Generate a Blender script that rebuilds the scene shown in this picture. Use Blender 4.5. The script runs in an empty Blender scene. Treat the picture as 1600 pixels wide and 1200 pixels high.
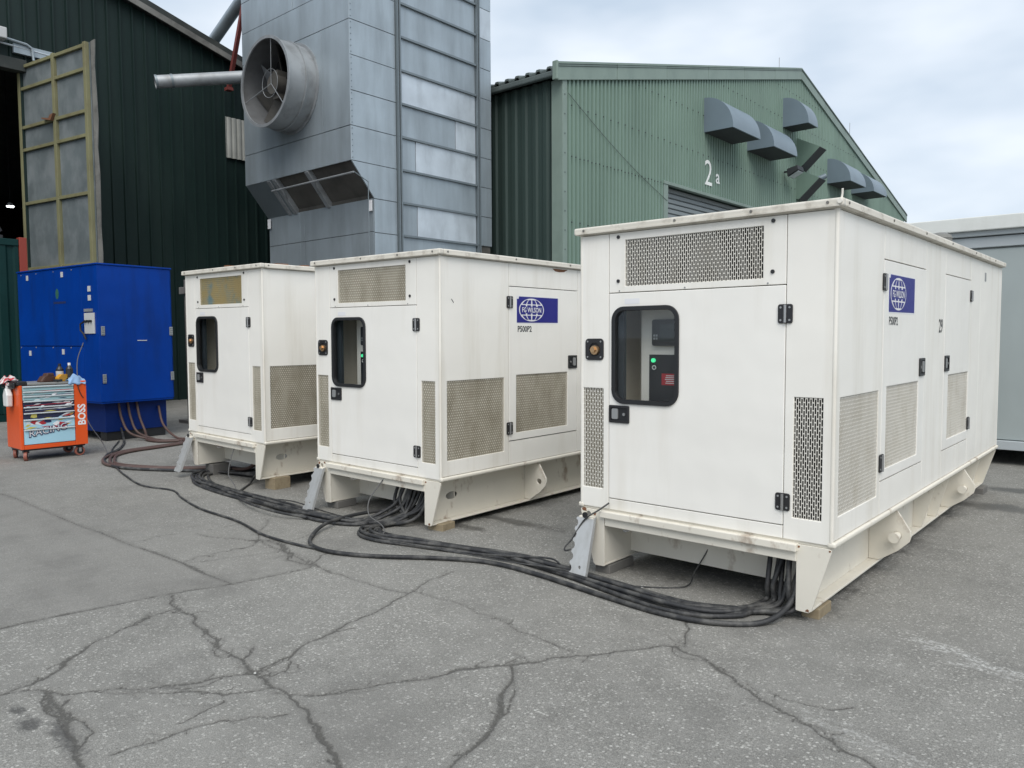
import bpy, bmesh, math, random
import numpy as np
from mathutils import Vector, Matrix
from mathutils.geometry import tessellate_polygon

random.seed(7)
SC = bpy.context.scene
COL = SC.collection
R = math.radians

# ------------------------------------------------------------------ camera
CAM_H, HEAD, PITCH, ROLL = 1.5863, 0.7151, 0.0598, -0.0057
cd = bpy.data.cameras.new('camera')
cd.sensor_width = 36.0
cd.lens = 27.054
cd.clip_start, cd.clip_end = 0.05, 3000
cam = bpy.data.objects.new('camera', cd)
cam.matrix_world = (Matrix.Translation((0, 0, CAM_H)) @ Matrix.Rotation(HEAD, 4, 'Z')
                    @ Matrix.Rotation(math.pi / 2 - PITCH, 4, 'X') @ Matrix.Rotation(ROLL, 4, 'Z'))
COL.objects.link(cam)
SC.camera = cam

# ------------------------------------------------------------------ overcast sky
SUN_DIR = Vector((0.88, -0.90, 1.5)).normalized()      # towards the sun
w = bpy.data.worlds.new('World')
SC.world = w
w.use_nodes = True
nt = w.node_tree
nt.nodes.clear()
N = nt.nodes.new
out = N('ShaderNodeOutputWorld')
bg = N('ShaderNodeBackground')
sky = N('ShaderNodeTexSky')
sky.sky_type = 'NISHITA'
sky.sun_disc = False
sky.sun_elevation = math.asin(SUN_DIR.z)
sky.sun_rotation = math.atan2(SUN_DIR.x, SUN_DIR.y)
sky.dust_density = 3.0
tc = N('ShaderNodeTexCoord')
mp = N('ShaderNodeMapping')
mp.inputs['Scale'].default_value = (1.0, 1.0, 2.6)
n1 = N('ShaderNodeTexNoise')
n1.inputs['Scale'].default_value = 2.9
n1.inputs['Detail'].default_value = 4
n1.inputs['Roughness'].default_value = 0.5
rmp = N('ShaderNodeValToRGB')
rmp.color_ramp.elements[0].position = 0.38
rmp.color_ramp.elements[0].color = (4.9, 5.8, 6.85, 1)
rmp.color_ramp.elements[1].position = 0.64
rmp.color_ramp.elements[1].color = (7.55, 8.1, 8.75, 1)
mx = N('ShaderNodeMixRGB')
mx.inputs[0].default_value = 0.88
nt.links.new(tc.outputs['Generated'], mp.inputs['Vector'])
nt.links.new(mp.outputs[0], n1.inputs['Vector'])
nt.links.new(n1.outputs['Fac'], rmp.inputs[0])
nt.links.new(sky.outputs[0], mx.inputs[1])
nt.links.new(rmp.outputs[0], mx.inputs[2])
nt.links.new(mx.outputs[0], bg.inputs[0])
bg.inputs[1].default_value = 0.082
nt.links.new(bg.outputs[0], out.inputs[0])

sl = bpy.data.lights.new('sun', 'SUN')
sl.energy = 1.5
sl.angle = R(45)
sl.color = (1.0, 0.955, 0.89)
sun = bpy.data.objects.new('sun', sl)
sun.rotation_euler = SUN_DIR.to_track_quat('Z', 'Y').to_euler()
sun.location = (0, 0, 30)
COL.objects.link(sun)

SC.view_settings.view_transform = 'Standard'
SC.view_settings.look = 'None'
SC.view_settings.exposure = 0.68
SC.view_settings.gamma = 1.0
SC.view_settings.use_curve_mapping = False
SC.render.engine = 'CYCLES'
SC.cycles.max_bounces = 6
SC.cycles.diffuse_bounces = 3
SC.cycles.glossy_bounces = 3
SC.cycles.transmission_bounces = 4
SC.cycles.transparent_max_bounces = 12
SC.cycles.caustics_reflective = False
SC.cycles.caustics_refractive = False
SC.cycles.use_denoising = True

# ------------------------------------------------------------------ materials
M = {}


def nodes(m):
    t = m.node_tree
    return t, t.nodes, t.links


def paint(name, col, rough=0.45, metal=0.0, var=0.06, dirt=None, damt=0.0, streak=(7, 7, 0.6), grain=60.0, bump=0.0,
          spec=0.5, thr=(0.48, 0.75), vscale=1.6, wave=0.0):
    """A weathered surface: base colour, broad tone variation, vertical streaks of dirt, fine grain in the gloss."""
    m = bpy.data.materials.new(name)
    m.use_nodes = True
    t, nd, lk = nodes(m)
    b = nd['Principled BSDF']
    b.inputs['Metallic'].default_value = metal
    b.inputs['Specular IOR Level'].default_value = spec
    tcd = nd.new('ShaderNodeTexCoord')
    n0 = nd.new('ShaderNodeTexNoise')
    n0.inputs['Scale'].default_value = vscale
    n0.inputs['Detail'].default_value = 5
    lk.new(tcd.outputs['Object'], n0.inputs['Vector'])
    r0 = nd.new('ShaderNodeValToRGB')
    e = r0.color_ramp.elements
    e[0].position, e[1].position = 0.3, 0.7
    e[0].color = (*[c * (1 - var) for c in col], 1)
    e[1].color = (*[min(1, c * (1 + var)) for c in col], 1)
    lk.new(n0.outputs['Fac'], r0.inputs[0])
    last = r0.outputs[0]
    if dirt and damt > 0:
        mpn = nd.new('ShaderNodeMapping')
        mpn.inputs['Scale'].default_value = streak
        lk.new(tcd.outputs['Object'], mpn.inputs['Vector'])
        n2 = nd.new('ShaderNodeTexNoise')
        n2.inputs['Scale'].default_value = 1.0
        n2.inputs['Detail'].default_value = 6
        n2.inputs['Roughness'].default_value = 0.6
        lk.new(mpn.outputs[0], n2.inputs['Vector'])
        mr = nd.new('ShaderNodeMapRange')
        mr.inputs['From Min'].default_value = thr[0]
        mr.inputs['From Max'].default_value = thr[1]
        mr.inputs['To Max'].default_value = damt
        lk.new(n2.outputs['Fac'], mr.inputs['Value'])
        mix = nd.new('ShaderNodeMixRGB')
        mix.inputs[2].default_value = (*dirt, 1)
        lk.new(mr.outputs[0], mix.inputs[0])
        lk.new(last, mix.inputs[1])
        last = mix.outputs[0]
    lk.new(last, b.inputs['Base Color'])
    n3 = nd.new('ShaderNodeTexNoise')
    n3.inputs['Scale'].default_value = grain
    n3.inputs['Detail'].default_value = 3
    lk.new(tcd.outputs['Object'], n3.inputs['Vector'])
    mr2 = nd.new('ShaderNodeMapRange')
    mr2.inputs['To Min'].default_value = max(0.03, rough - 0.08)
    mr2.inputs['To Max'].default_value = min(1, rough + 0.08)
    lk.new(n3.outputs['Fac'], mr2.inputs['Value'])
    lk.new(mr2.outputs[0], b.inputs['Roughness'])
    if bump > 0:
        bp = nd.new('ShaderNodeBump')
        bp.inputs['Strength'].default_value = bump
        bp.inputs['Distance'].default_value = 0.01
        lk.new(n3.outputs['Fac'], bp.inputs['Height'])
        lk.new(bp.outputs[0], b.inputs['Normal'])
    if wave > 0:                                        # pressed sheet is never quite flat
        nw = nd.new('ShaderNodeTexNoise')
        nw.inputs['Scale'].default_value = 2.3
        nw.inputs['Detail'].default_value = 2
        lk.new(tcd.outputs['Object'], nw.inputs['Vector'])
        bw = nd.new('ShaderNodeBump')
        bw.inputs['Strength'].default_value = 1.0
        bw.inputs['Distance'].default_value = wave
        lk.new(nw.outputs['Fac'], bw.inputs['Height'])
        lk.new(bw.outputs[0], b.inputs['Normal'])
    M[name] = m
    return m


paint('white_paint', (0.86, 0.84, 0.785), 0.38, dirt=(0.46, 0.40, 0.28), damt=0.34, var=0.03, thr=(0.50, 0.78), streak=(5, 5, 0.45), wave=0.011)
paint('door_paint', (0.865, 0.848, 0.80), 0.34, dirt=(0.50, 0.44, 0.34), damt=0.20, var=0.025, thr=(0.52, 0.8), streak=(5, 5, 0.45), wave=0.011)
paint('roof_paint', (0.66, 0.63, 0.56), 0.6, dirt=(0.24, 0.20, 0.15), damt=0.55, streak=(9, 9, 9), var=0.08, thr=(0.52, 0.72))
paint('frame_paint', (0.73, 0.695, 0.61), 0.5, dirt=(0.24, 0.15, 0.085), damt=0.75, streak=(7, 7, 4), var=0.06, thr=(0.58, 0.72))
paint('grille_paint', (0.70, 0.68, 0.62), 0.5, dirt=(0.35, 0.30, 0.2), damt=0.35, streak=(6, 6, 3))
paint('grille_dirty', (0.64, 0.60, 0.50), 0.6, dirt=(0.29, 0.255, 0.18), damt=0.6, streak=(6, 6, 3), thr=(0.42, 0.7))
paint('grille_stain', (0.40, 0.325, 0.165), 0.6, dirt=(0.13, 0.26, 0.30), damt=0.9, streak=(2.2, 2.2, 2.2), thr=(0.50, 0.58))
paint('foam_dark', (0.022, 0.021, 0.02), 0.9, var=0.2)
paint('foam_tan', (0.17, 0.145, 0.095), 0.9, var=0.12, dirt=(0.12, 0.09, 0.05), damt=0.8, streak=(7, 7, 5), thr=(0.45, 0.6))
paint('foam_stain', (0.30, 0.22, 0.07), 0.9, var=0.15, dirt=(0.06, 0.20, 0.28), damt=0.95, streak=(3, 3, 3), thr=(0.46, 0.58))
paint('rubber', (0.014, 0.015, 0.017), 0.5, var=0.1)
paint('black_plastic', (0.018, 0.018, 0.02), 0.38, var=0.1)
paint('steel', (0.42, 0.42, 0.42), 0.35, metal=0.9)
paint('brass', (0.55, 0.36, 0.2), 0.35, metal=0.8)
paint('interior_dark', (0.035, 0.045, 0.055), 0.6)
paint('interior_beige', (0.80, 0.75, 0.65), 0.6)
paint('interior_light', (0.80, 0.77, 0.70), 0.5)
paint('screen', (0.02, 0.03, 0.03), 0.12)
paint('panel_black', (0.02, 0.022, 0.026), 0.4)
paint('red_label', (0.45, 0.03, 0.04), 0.5)
paint('white_print', (0.75, 0.75, 0.74), 0.5)
paint('dark_print', (0.04, 0.045, 0.05), 0.6)
paint('sticker_blue', (0.012, 0.013, 0.21), 0.4, var=0.05)
paint('sticker_white', (0.78, 0.78, 0.80), 0.4)
paint('galvanised', (0.40, 0.46, 0.50), 0.48, metal=0.55, var=0.10, dirt=(0.20, 0.225, 0.24), damt=0.5, streak=(2.2, 2.2, 0.35), grain=25, thr=(0.42, 0.72), vscale=0.9)
paint('galvanised_new', (0.58, 0.635, 0.68), 0.42, metal=0.5, var=0.10, dirt=(0.32, 0.35, 0.37), damt=0.45, streak=(3, 3, 1.2), vscale=2)
paint('galvanised_worn', (0.35, 0.37, 0.385), 0.55, metal=0.5, var=0.14, dirt=(0.18, 0.18, 0.175), damt=0.7, streak=(3, 3, 3))
paint('galvanised_plate', (0.47, 0.48, 0.48), 0.45, metal=0.4, var=0.08, dirt=(0.34, 0.34, 0.32), damt=0.6, streak=(14, 14, 5))
paint('dark_metal', (0.10, 0.095, 0.085), 0.7, metal=0.2, var=0.2, dirt=(0.03, 0.03, 0.03), damt=0.6, streak=(2, 2, 2))  # darker metal for the tower carcass, soffit, motor and most blades
paint('dark_lining', (0.125, 0.13, 0.135), 0.7, metal=0.1, var=0.25, dirt=(0.06, 0.055, 0.05), damt=0.6, streak=(2, 2, 2))  # darker tone for the inside face of the fan cowl
paint('rail_metal', (0.20, 0.235, 0.255), 0.5, metal=0.5)
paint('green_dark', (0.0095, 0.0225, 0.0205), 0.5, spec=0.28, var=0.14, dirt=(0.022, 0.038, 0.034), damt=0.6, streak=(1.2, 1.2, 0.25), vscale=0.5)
paint('green_trim_dark', (0.028, 0.034, 0.032), 0.7, var=0.2, dirt=(0.075, 0.075, 0.07), damt=0.6, streak=(3, 3, 3))
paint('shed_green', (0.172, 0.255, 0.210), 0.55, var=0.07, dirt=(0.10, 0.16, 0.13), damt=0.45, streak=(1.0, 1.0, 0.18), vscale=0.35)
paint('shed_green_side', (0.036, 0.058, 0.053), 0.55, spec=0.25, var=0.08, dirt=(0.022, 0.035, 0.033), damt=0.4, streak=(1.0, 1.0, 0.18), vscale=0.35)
paint('shed_trim', (0.20, 0.262, 0.228), 0.5, var=0.06, dirt=(0.12, 0.17, 0.15), damt=0.4, streak=(2, 2, 1))
paint('shed_roof', (0.10, 0.125, 0.125), 0.6, var=0.12)
paint('hood_grey', (0.165, 0.215, 0.255), 0.42, var=0.06, dirt=(0.10, 0.13, 0.15), damt=0.3, streak=(1, 1, 0.4))
paint('hood_dark', (0.03, 0.035, 0.04), 0.7)
paint('shutter', (0.22, 0.25, 0.26), 0.5, var=0.05)
paint('letter_white', (0.78, 0.80, 0.78), 0.5)
paint('leaf_frame', (0.215, 0.21, 0.115), 0.6, var=0.12, dirt=(0.14, 0.11, 0.06), damt=0.6, streak=(4, 4, 2))
paint('leaf_panel', (0.125, 0.15, 0.158), 0.6, metal=0.0, var=0.14, dirt=(0.24, 0.265, 0.275), damt=0.6, streak=(2.4, 2.4, 1.6), thr=(0.44, 0.66))
paint('barge', (0.17, 0.17, 0.16), 0.8, var=0.25, dirt=(0.07, 0.07, 0.065), damt=0.7, streak=(5, 5, 5))
paint('corner_paint', (0.80, 0.775, 0.71), 0.5, dirt=(0.5, 0.44, 0.34), damt=0.4, streak=(5, 5, 1.5))
paint('asbestos', (0.36, 0.37, 0.345), 0.8, var=0.15)
paint('red_oxide', (0.16, 0.035, 0.03), 0.6, var=0.15)
paint('blue_paint', (0.001, 0.038, 0.26), 0.4, spec=0.14, var=0.12, dirt=(0.004, 0.022, 0.12), damt=0.55, streak=(4, 4, 0.8), vscale=1.3, wave=0.011)
paint('blue_dark', (0.002, 0.018, 0.12), 0.5, spec=0.2, var=0.1)
paint('hinge_metal', (0.33, 0.34, 0.34), 0.5, metal=0.4)
paint('grey_plate', (0.52, 0.53, 0.53), 0.5)
paint('logo_green', (0.03, 0.12, 0.09), 0.5)
paint('cart_orange', (0.72, 0.095, 0.018), 0.32, var=0.04)
paint('cart_drawer', (0.36, 0.55, 0.58), 0.35, var=0.05)
paint('cart_drawer_dark', (0.025, 0.03, 0.07), 0.35, var=0.3)
paint('cart_drawer_pale', (0.38, 0.62, 0.74), 0.35)
paint('cart_lip', (0.62, 0.66, 0.68), 0.3, metal=0.3)
paint('cart_top', (0.30, 0.30, 0.29), 0.4, metal=0.3)
paint('wheel_red', (0.30, 0.10, 0.07), 0.5)
paint('print_red', (0.42, 0.03, 0.04), 0.4)
paint('print_yellow', (0.55, 0.48, 0.12), 0.4)
paint('print_navy', (0.02, 0.03, 0.10), 0.4)
paint('bottle_black', (0.02, 0.02, 0.022), 0.3)
paint('tool_yellow', (0.55, 0.27, 0.015), 0.4)
paint('tool_brown', (0.07, 0.03, 0.02), 0.6)
paint('cloth_blue', (0.24, 0.38, 0.58), 0.9, var=0.15)
paint('cloth_red', (0.60, 0.55, 0.54), 0.9, var=0.2, dirt=(0.40, 0.02, 0.03), damt=1.0, streak=(16, 16, 16), thr=(0.48, 0.52))
paint('plastic_white', (0.70, 0.71, 0.70), 0.5)
paint('cable_black', (0.022, 0.023, 0.025), 0.6, var=0.3, dirt=(0.13, 0.128, 0.12), damt=0.75, streak=(9, 9, 9), thr=(0.46, 0.68), bump=0.3)
paint('cable_brown', (0.085, 0.05, 0.042), 0.6, var=0.2, dirt=(0.15, 0.12, 0.11), damt=0.5, streak=(6, 6, 6))
paint('wire_grey', (0.12, 0.12, 0.12), 0.5)
paint('timber', (0.30, 0.245, 0.16), 0.8, var=0.15, dirt=(0.16, 0.11, 0.06), damt=0.6, streak=(3, 25, 25))
paint('old_post', (0.17, 0.165, 0.155), 0.8, var=0.2, dirt=(0.07, 0.06, 0.05), damt=0.6, streak=(4, 4, 1))
paint('cabin_wall', (0.355, 0.40, 0.40), 0.5, var=0.04, dirt=(0.28, 0.32, 0.32), damt=0.35, streak=(1.5, 1.5, 0.3))
paint('cabin_trim', (0.66, 0.68, 0.66), 0.5, var=0.04, dirt=(0.4, 0.4, 0.36), damt=0.3, streak=(3, 3, 1))
paint('cabin_rail', (0.42, 0.46, 0.48), 0.5, var=0.05)
paint('container_green', (0.003, 0.028, 0.027), 0.5, spec=0.2, var=0.15)
paint('container_red', (0.25, 0.035, 0.02), 0.5)
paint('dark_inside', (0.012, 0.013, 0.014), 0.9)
paint('scrap', (0.035, 0.036, 0.04), 0.6, metal=0.3, var=0.4)
paint('rust', (0.20, 0.095, 0.05), 0.85, var=0.3)
paint('stone_chip', (0.5, 0.5, 0.48), 0.9)


def emit(name, col, s):
    m = bpy.data.materials.new(name)
    m.use_nodes = True
    b = m.node_tree.nodes['Principled BSDF']
    b.inputs['Base Color'].default_value = (*col, 1)
    b.inputs['Emission Color'].default_value = (*col, 1)
    b.inputs['Emission Strength'].default_value = s
    M[name] = m


emit('lamp_green', (0.05, 0.6, 0.25), 0.8)
emit('lamp_white', (0.95, 0.97, 1.0), 6.0)

gm = bpy.data.materials.new('window_glass')
gm.use_nodes = True
t, nd, lk = nodes(gm)
nd.clear()
go_ = nd.new('ShaderNodeOutputMaterial')
gx = nd.new('ShaderNodeMixShader')
gt = nd.new('ShaderNodeBsdfTransparent')
gt.inputs[0].default_value = (0.95, 0.96, 0.96, 1)
gg = nd.new('ShaderNodeBsdfGlossy')
gg.inputs['Roughness'].default_value = 0.02
fr = nd.new('ShaderNodeLayerWeight')
fr.inputs[0].default_value = 0.5
pw = nd.new('ShaderNodeMath')
pw.operation = 'POWER'
pw.inputs[1].default_value = 4.0
lk.new(fr.outputs['Facing'], pw.inputs[0])
mrg = nd.new('ShaderNodeMapRange')
mrg.inputs['To Min'].default_value = 0.03
mrg.inputs['To Max'].default_value = 0.75
lk.new(pw.outputs[0], mrg.inputs['Value'])
lk.new(mrg.outputs[0], gx.inputs[0])
lk.new(gt.outputs[0], gx.inputs[1])
lk.new(gg.outputs[0], gx.inputs[2])
lk.new(gx.outputs[0], go_.inputs[0])
M['window_glass'] = gm


# ------------------------------------------------------------------ mesh helpers
class MB:
    def __init__(s):
        s.v, s.f = [], []

    def add(s, vs, fs):
        o = len(s.v)
        s.v += [tuple(p) for p in vs]
        s.f += [tuple(i + o for i in f) for f in fs]
        return s

    def box(s, x0, x1, y0, y1, z0, z1):
        return s.add([(x0, y0, z0), (x1, y0, z0), (x1, y1, z0), (x0, y1, z0), (x0, y0, z1), (x1, y0, z1), (x1, y1, z1), (x0, y1, z1)],
                     [(0, 3, 2, 1), (4, 5, 6, 7), (0, 1, 5, 4), (1, 2, 6, 5), (2, 3, 7, 6), (3, 0, 4, 7)])

    def bar(s, a, b, wd, ht, up=(0, 0, 1)):
        """A rectangular bar from a to b."""
        a, b = Vector(a), Vector(b)
        d = (b - a).normalized()
        u = Vector(up)
        if abs(d.dot(u)) > 0.98:
            u = Vector((1, 0, 0))
        sx = d.cross(u).normalized() * wd / 2
        sz = sx.cross(d).normalized() * ht / 2
        vs = [p + i * sx + j * sz for p in (a, b) for i, j in ((-1, -1), (1, -1), (1, 1), (-1, 1))]
        return s.add(vs, [(0, 1, 2, 3), (7, 6, 5, 4), (0, 4, 5, 1), (1, 5, 6, 2), (2, 6, 7, 3), (3, 7, 4, 0)])

    def cyl(s, a, b, r, n=16, r2=None, caps=True):
        a, b = Vector(a), Vector(b)
        d = (b - a).normalized()
        u = Vector((0, 0, 1)) if abs(d.z) < 0.9 else Vector((1, 0, 0))
        p = d.cross(u).normalized()
        q = d.cross(p)
        r2 = r if r2 is None else r2
        ring = [(math.cos(2 * math.pi * i / n), math.sin(2 * math.pi * i / n)) for i in range(n)]
        vs = [a + r * (c * p + k * q) for c, k in ring] + [b + r2 * (c * p + k * q) for c, k in ring]
        fs = [(i, (i + 1) % n, n + (i + 1) % n, n + i) for i in range(n)]
        if caps:
            fs += [tuple(range(n))[::-1], tuple(range(n, 2 * n))]
        return s.add(vs, fs)

    def tube(s, pts, r, n=8, caps=True):
        pts = [Vector(p) for p in pts]
        vs, fs = [], []
        up = Vector((0, 0, 1))
        prev = None
        for i, p in enumerate(pts):
            d = (pts[min(i + 1, len(pts) - 1)] - pts[max(i - 1, 0)])
            if d.length < 1e-9:
                d = Vector((1, 0, 0))
            d.normalize()
            if prev is None:
                a = d.cross(up)
                if a.length < 0.05:
                    a = d.cross(Vector((1, 0, 0)))
            else:
                a = prev - d * prev.dot(d)
            a.normalize()
            prev = a
            b = d.cross(a)
            vs += [p + r * (math.cos(2 * math.pi * k / n) * a + math.sin(2 * math.pi * k / n) * b) for k in range(n)]
        for i in range(len(pts) - 1):
            fs += [(i * n + k, i * n + (k + 1) % n, (i + 1) * n + (k + 1) % n, (i + 1) * n + k) for k in range(n)]
        if caps:
            fs += [tuple(range(n))[::-1], tuple(range((len(pts) - 1) * n, len(pts) * n))]
        return s.add(vs, fs)

    def prism(s, poly, fn, t0, t1, holes=(), back=True):
        """A plate: 2D outline (and holes) mapped by fn(a, b, t), from t0 to t1 (t1 is the outer face)."""
        loops = [list(poly)] + [list(hh) for hh in holes]
        flat = [p for l in loops for p in l]
        tris = tessellate_polygon([[Vector((p[0], p[1], 0)) for p in l] for l in loops])
        n = len(flat)
        fs = [tuple(t) for t in tris]
        if back:
            fs += [tuple(i + n for i in t[::-1]) for t in tris]
        o = 0
        for l in loops:
            k = len(l)
            fs += [(o + i, o + (i + 1) % k, n + o + (i + 1) % k, n + o + i) for i in range(k)]
            o += k
        return s.add([fn(a, b, t1) for a, b in flat] + [fn(a, b, t0) for a, b in flat], fs)

    def build(s, name, mat=None, parent=None, smooth=False, bevel=0.0, seg=2, fix=True, loc=None, rot=None):
        me = bpy.data.meshes.new(name)
        me.from_pydata(s.v, [], s.f)
        if fix:
            bm = bmesh.new()
            bm.from_mesh(me)
            bmesh.ops.recalc_face_normals(bm, faces=bm.faces)
            bm.to_mesh(me)
            bm.free()
        if mat:
            me.materials.append(M[mat])
        if smooth:
            me.polygons.foreach_set('use_smooth', [True] * len(me.polygons))
            try:
                me.set_sharp_from_angle(angle=R(40))
            except Exception:
                pass
        o = bpy.data.objects.new(name, me)
        COL.objects.link(o)
        if parent:
            o.parent = parent
        if loc:
            o.location = loc
        if rot:
            o.rotation_euler = rot
        if bevel > 0:
            b = o.modifiers.new('soft_edge', 'BEVEL')
            b.width = bevel
            b.segments = seg
            b.limit_method = 'ANGLE'
            b.angle_limit = R(50)
            b.harden_normals = False
        return o


def rect(a0, a1, b0, b1):
    return [(a0, b0), (a1, b0), (a1, b1), (a0, b1)]


def rrect(a0, a1, b0, b1, r, n=6):
    out = []
    for cx, cy, s in ((a1 - r, b0 + r, -90), (a1 - r, b1 - r, 0), (a0 + r, b1 - r, 90), (a0 + r, b0 + r, 180)):
        for i in range(n + 1):
            t = R(s + 90 * i / n)
            out.append((cx + r * math.cos(t), cy + r * math.sin(t)))
    return out


def ellipse(cx, cy, rx, ry, n=20):
    return [(cx + rx * math.cos(2 * math.pi * i / n), cy + ry * math.sin(2 * math.pi * i / n)) for i in range(n)]


def tag(o, label=None, cat=None, group=None, kind=None):
    for k, v in (('label', label), ('category', cat), ('group', group), ('kind', kind)):
        if v:
            o[k] = v
    return o


def empty(name, loc=(0, 0, 0), rz=0.0, label=None, cat=None, group=None):
    o = bpy.data.objects.new(name, None)
    o.empty_display_size = 0.2
    o.location = loc
    o.rotation_euler = (0, 0, rz)
    COL.objects.link(o)
    return tag(o, label, cat, group)


def kids(o):
    return [c for c in bpy.data.objects if c.parent == o]


def copy_tree(o, parent=None):
    c = o.copy()
    COL.objects.link(c)
    c.parent = parent
    for ch in kids(o):
        copy_tree(ch, c)
    return c


def lettering(name, s, size, mat, fn, parent, xscale=1.0, bold=0.0, depth=0.0015, space=1.0, align='LEFT'):
    """Flat lettering: text turned to a mesh and laid on a surface by fn(a, b, t)."""
    cu = bpy.data.curves.new(name, 'FONT')
    cu.body = s
    cu.size = size
    cu.offset = bold
    cu.space_character = space
    cu.align_x = align
    cu.resolution_u = 3
    tmp = bpy.data.objects.new(name, cu)
    COL.objects.link(tmp)
    bpy.context.view_layer.update()
    me0 = bpy.data.meshes.new_from_object(tmp.evaluated_get(bpy.context.evaluated_depsgraph_get()))
    vs = [fn(v.co.x * xscale, v.co.y, depth) for v in me0.vertices]
    fs = [tuple(p.vertices) for p in me0.polygons]
    bpy.data.objects.remove(tmp)
    bpy.data.curves.remove(cu)
    bpy.data.meshes.remove(me0)
    mb = MB()
    mb.add(vs, fs)
    return mb.build(name, mat, parent, fix=False)


def catmull(pts, k=6):
    P = [np.array(p, float) for p in pts]
    P = [2 * P[0] - P[1]] + P + [2 * P[-1] - P[-2]]
    out = []
    for i in range(1, len(P) - 2):
        for j in range(k):
            t = j / k
            out.append(0.5 * (2 * P[i] + (P[i + 1] - P[i - 1]) * t + (2 * P[i - 1] - 5 * P[i] + 4 * P[i + 1] - P[i + 2]) * t * t
                              + (3 * P[i] - P[i - 1] - 3 * P[i + 1] + P[i + 2]) * t ** 3))
    out.append(P[-2])
    return np.array(out)




# ------------------------------------------------------------------ the yard: broken asphalt
CRACKS = [
    (0.011, [(-4.87, 1.28), (-4.85, 1.48), (-4.79, 1.81), (-4.73, 2.16), (-4.61, 2.53), (-4.53, 3.06)]),
    (0.012, [(-9.27, 2.5), (-7.3, 2.49), (-6.21, 2.5), (-5.31, 2.53), (-4.6, 2.52)]),
    (0.005, [(-6.2, 2.55), (-6.17, 2.92), (-6.08, 3.21), (-6.1, 3.67)]),
    (0.007, [(-5.31, 2.53), (-5.37, 2.85), (-5.41, 3.17), (-6.06, 3.67)]),
    (0.005, [(-5.31, 2.53), (-5.19, 2.78), (-5.04, 3.13), (-5.36, 3.66)]),
    (0.009, [(-6.03, 3.0), (-5.58, 3.15), (-5.42, 3.22), (-5.06, 3.17), (-4.66, 3.12), (-4.48, 3.1), (-4.01, 3.1), (-3.61, 3.14)]),
    (0.014, [(-5.51, 3.17), (-5.48, 3.23), (-5.02, 3.17), (-4.57, 3.09)]),
    (0.005, [(-4.53, 3.06), (-4.72, 3.28), (-4.76, 3.59)]),
    (0.011, [(-4.69, 2.16), (-4.43, 2.08), (-4.27, 2.08), (-4.0, 2.02), (-3.79, 1.98), (-3.65, 1.94), (-3.46, 1.94), (-3.28, 1.9), (-3.09, 1.87), (-2.88, 1.86), (-2.69, 1.8), (-2.52, 1.74), (-2.34, 1.68), (-2.3, 1.66)]),
    (0.007, [(-3.77, 1.97), (-3.71, 1.91), (-3.63, 1.88), (-3.57, 1.9), (-3.56, 1.93)]),
    (0.01, [(-3.48, 1.95), (-3.57, 2.06)]),
    (0.006, [(-4.43, 2.08), (-4.38, 2.02), (-4.28, 2.07)]),
    (0.009, [(-4.43, 2.08), (-4.43, 1.91), (-4.35, 1.72), (-4.26, 1.53), (-4.11, 1.35), (-4.0, 1.23), (-3.97, 1.16), (-3.95, 1.03)]),
    (0.008, [(-3.95, 1.03), (-3.85, 1.18), (-3.67, 1.33), (-3.51, 1.49), (-3.39, 1.67), (-3.28, 1.9), (-3.33, 2.13), (-3.41, 2.36), (-3.49, 2.69), (-3.53, 2.94), (-3.6, 3.19), (-3.69, 3.4), (-3.69, 3.64)]),
    (0.006, [(-3.32, 2.12), (-3.2, 2.02), (-3.19, 1.93), (-3.27, 1.89)]),
    (0.005, [(-3.66, 1.32), (-3.48, 1.47), (-3.3, 1.63), (-3.18, 1.68), (-3.08, 1.88)]),
    (0.005, [(-3.12, 1.65), (-3.1, 1.52), (-3.08, 1.43)]),
    (0.007, [(-3.04, 1.15), (-3.01, 1.32), (-3.01, 1.45), (-2.98, 1.55), (-2.91, 1.65), (-2.81, 1.77)]),
    (0.008, [(-3.03, 1.85), (-2.85, 1.96), (-2.77, 2.11), (-2.68, 2.28), (-2.57, 2.48), (-2.48, 2.65), (-2.4, 2.75)]),
    (0.01, [(-2.3, 2.64), (-2.2, 2.44), (-2.06, 2.23), (-2.02, 2.07), (-1.99, 1.92)]),
    (0.016, [(-3.85, 1.18), (-3.61, 1.16), (-3.35, 1.1), (-3.17, 1.06), (-3.03, 1.04)]),
    (0.006, [(-3.6, 3.19), (-3.37, 3.19), (-3.17, 3.21), (-2.87, 3.18), (-2.75, 3.16)]),
    (0.01, [(-2.4, 2.75), (-2.3, 2.95), (-2.23, 3.04), (-2.1, 3.22), (-1.99, 3.39), (-1.91, 3.46), (-1.76, 3.43), (-1.62, 3.35), (-1.45, 3.25), (-1.29, 3.17), (-1.16, 3.13), (-1.04, 3.06), (-0.92, 2.99), (-0.8, 2.95), (-0.72, 2.92)]),
    (0.006, [(-2.87, 3.18), (-2.72, 3.12), (-2.47, 3.09), (-2.26, 3.06)]),
    (0.007, [(-2.04, 3.82), (-1.94, 3.63), (-1.87, 3.49)]),
    (0.008, [(-2.4, 2.75), (-2.3, 2.64)]),
    (0.005, [(-1.34, 3.28), (-1.17, 3.27), (-1.01, 3.37)]),
]
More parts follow.
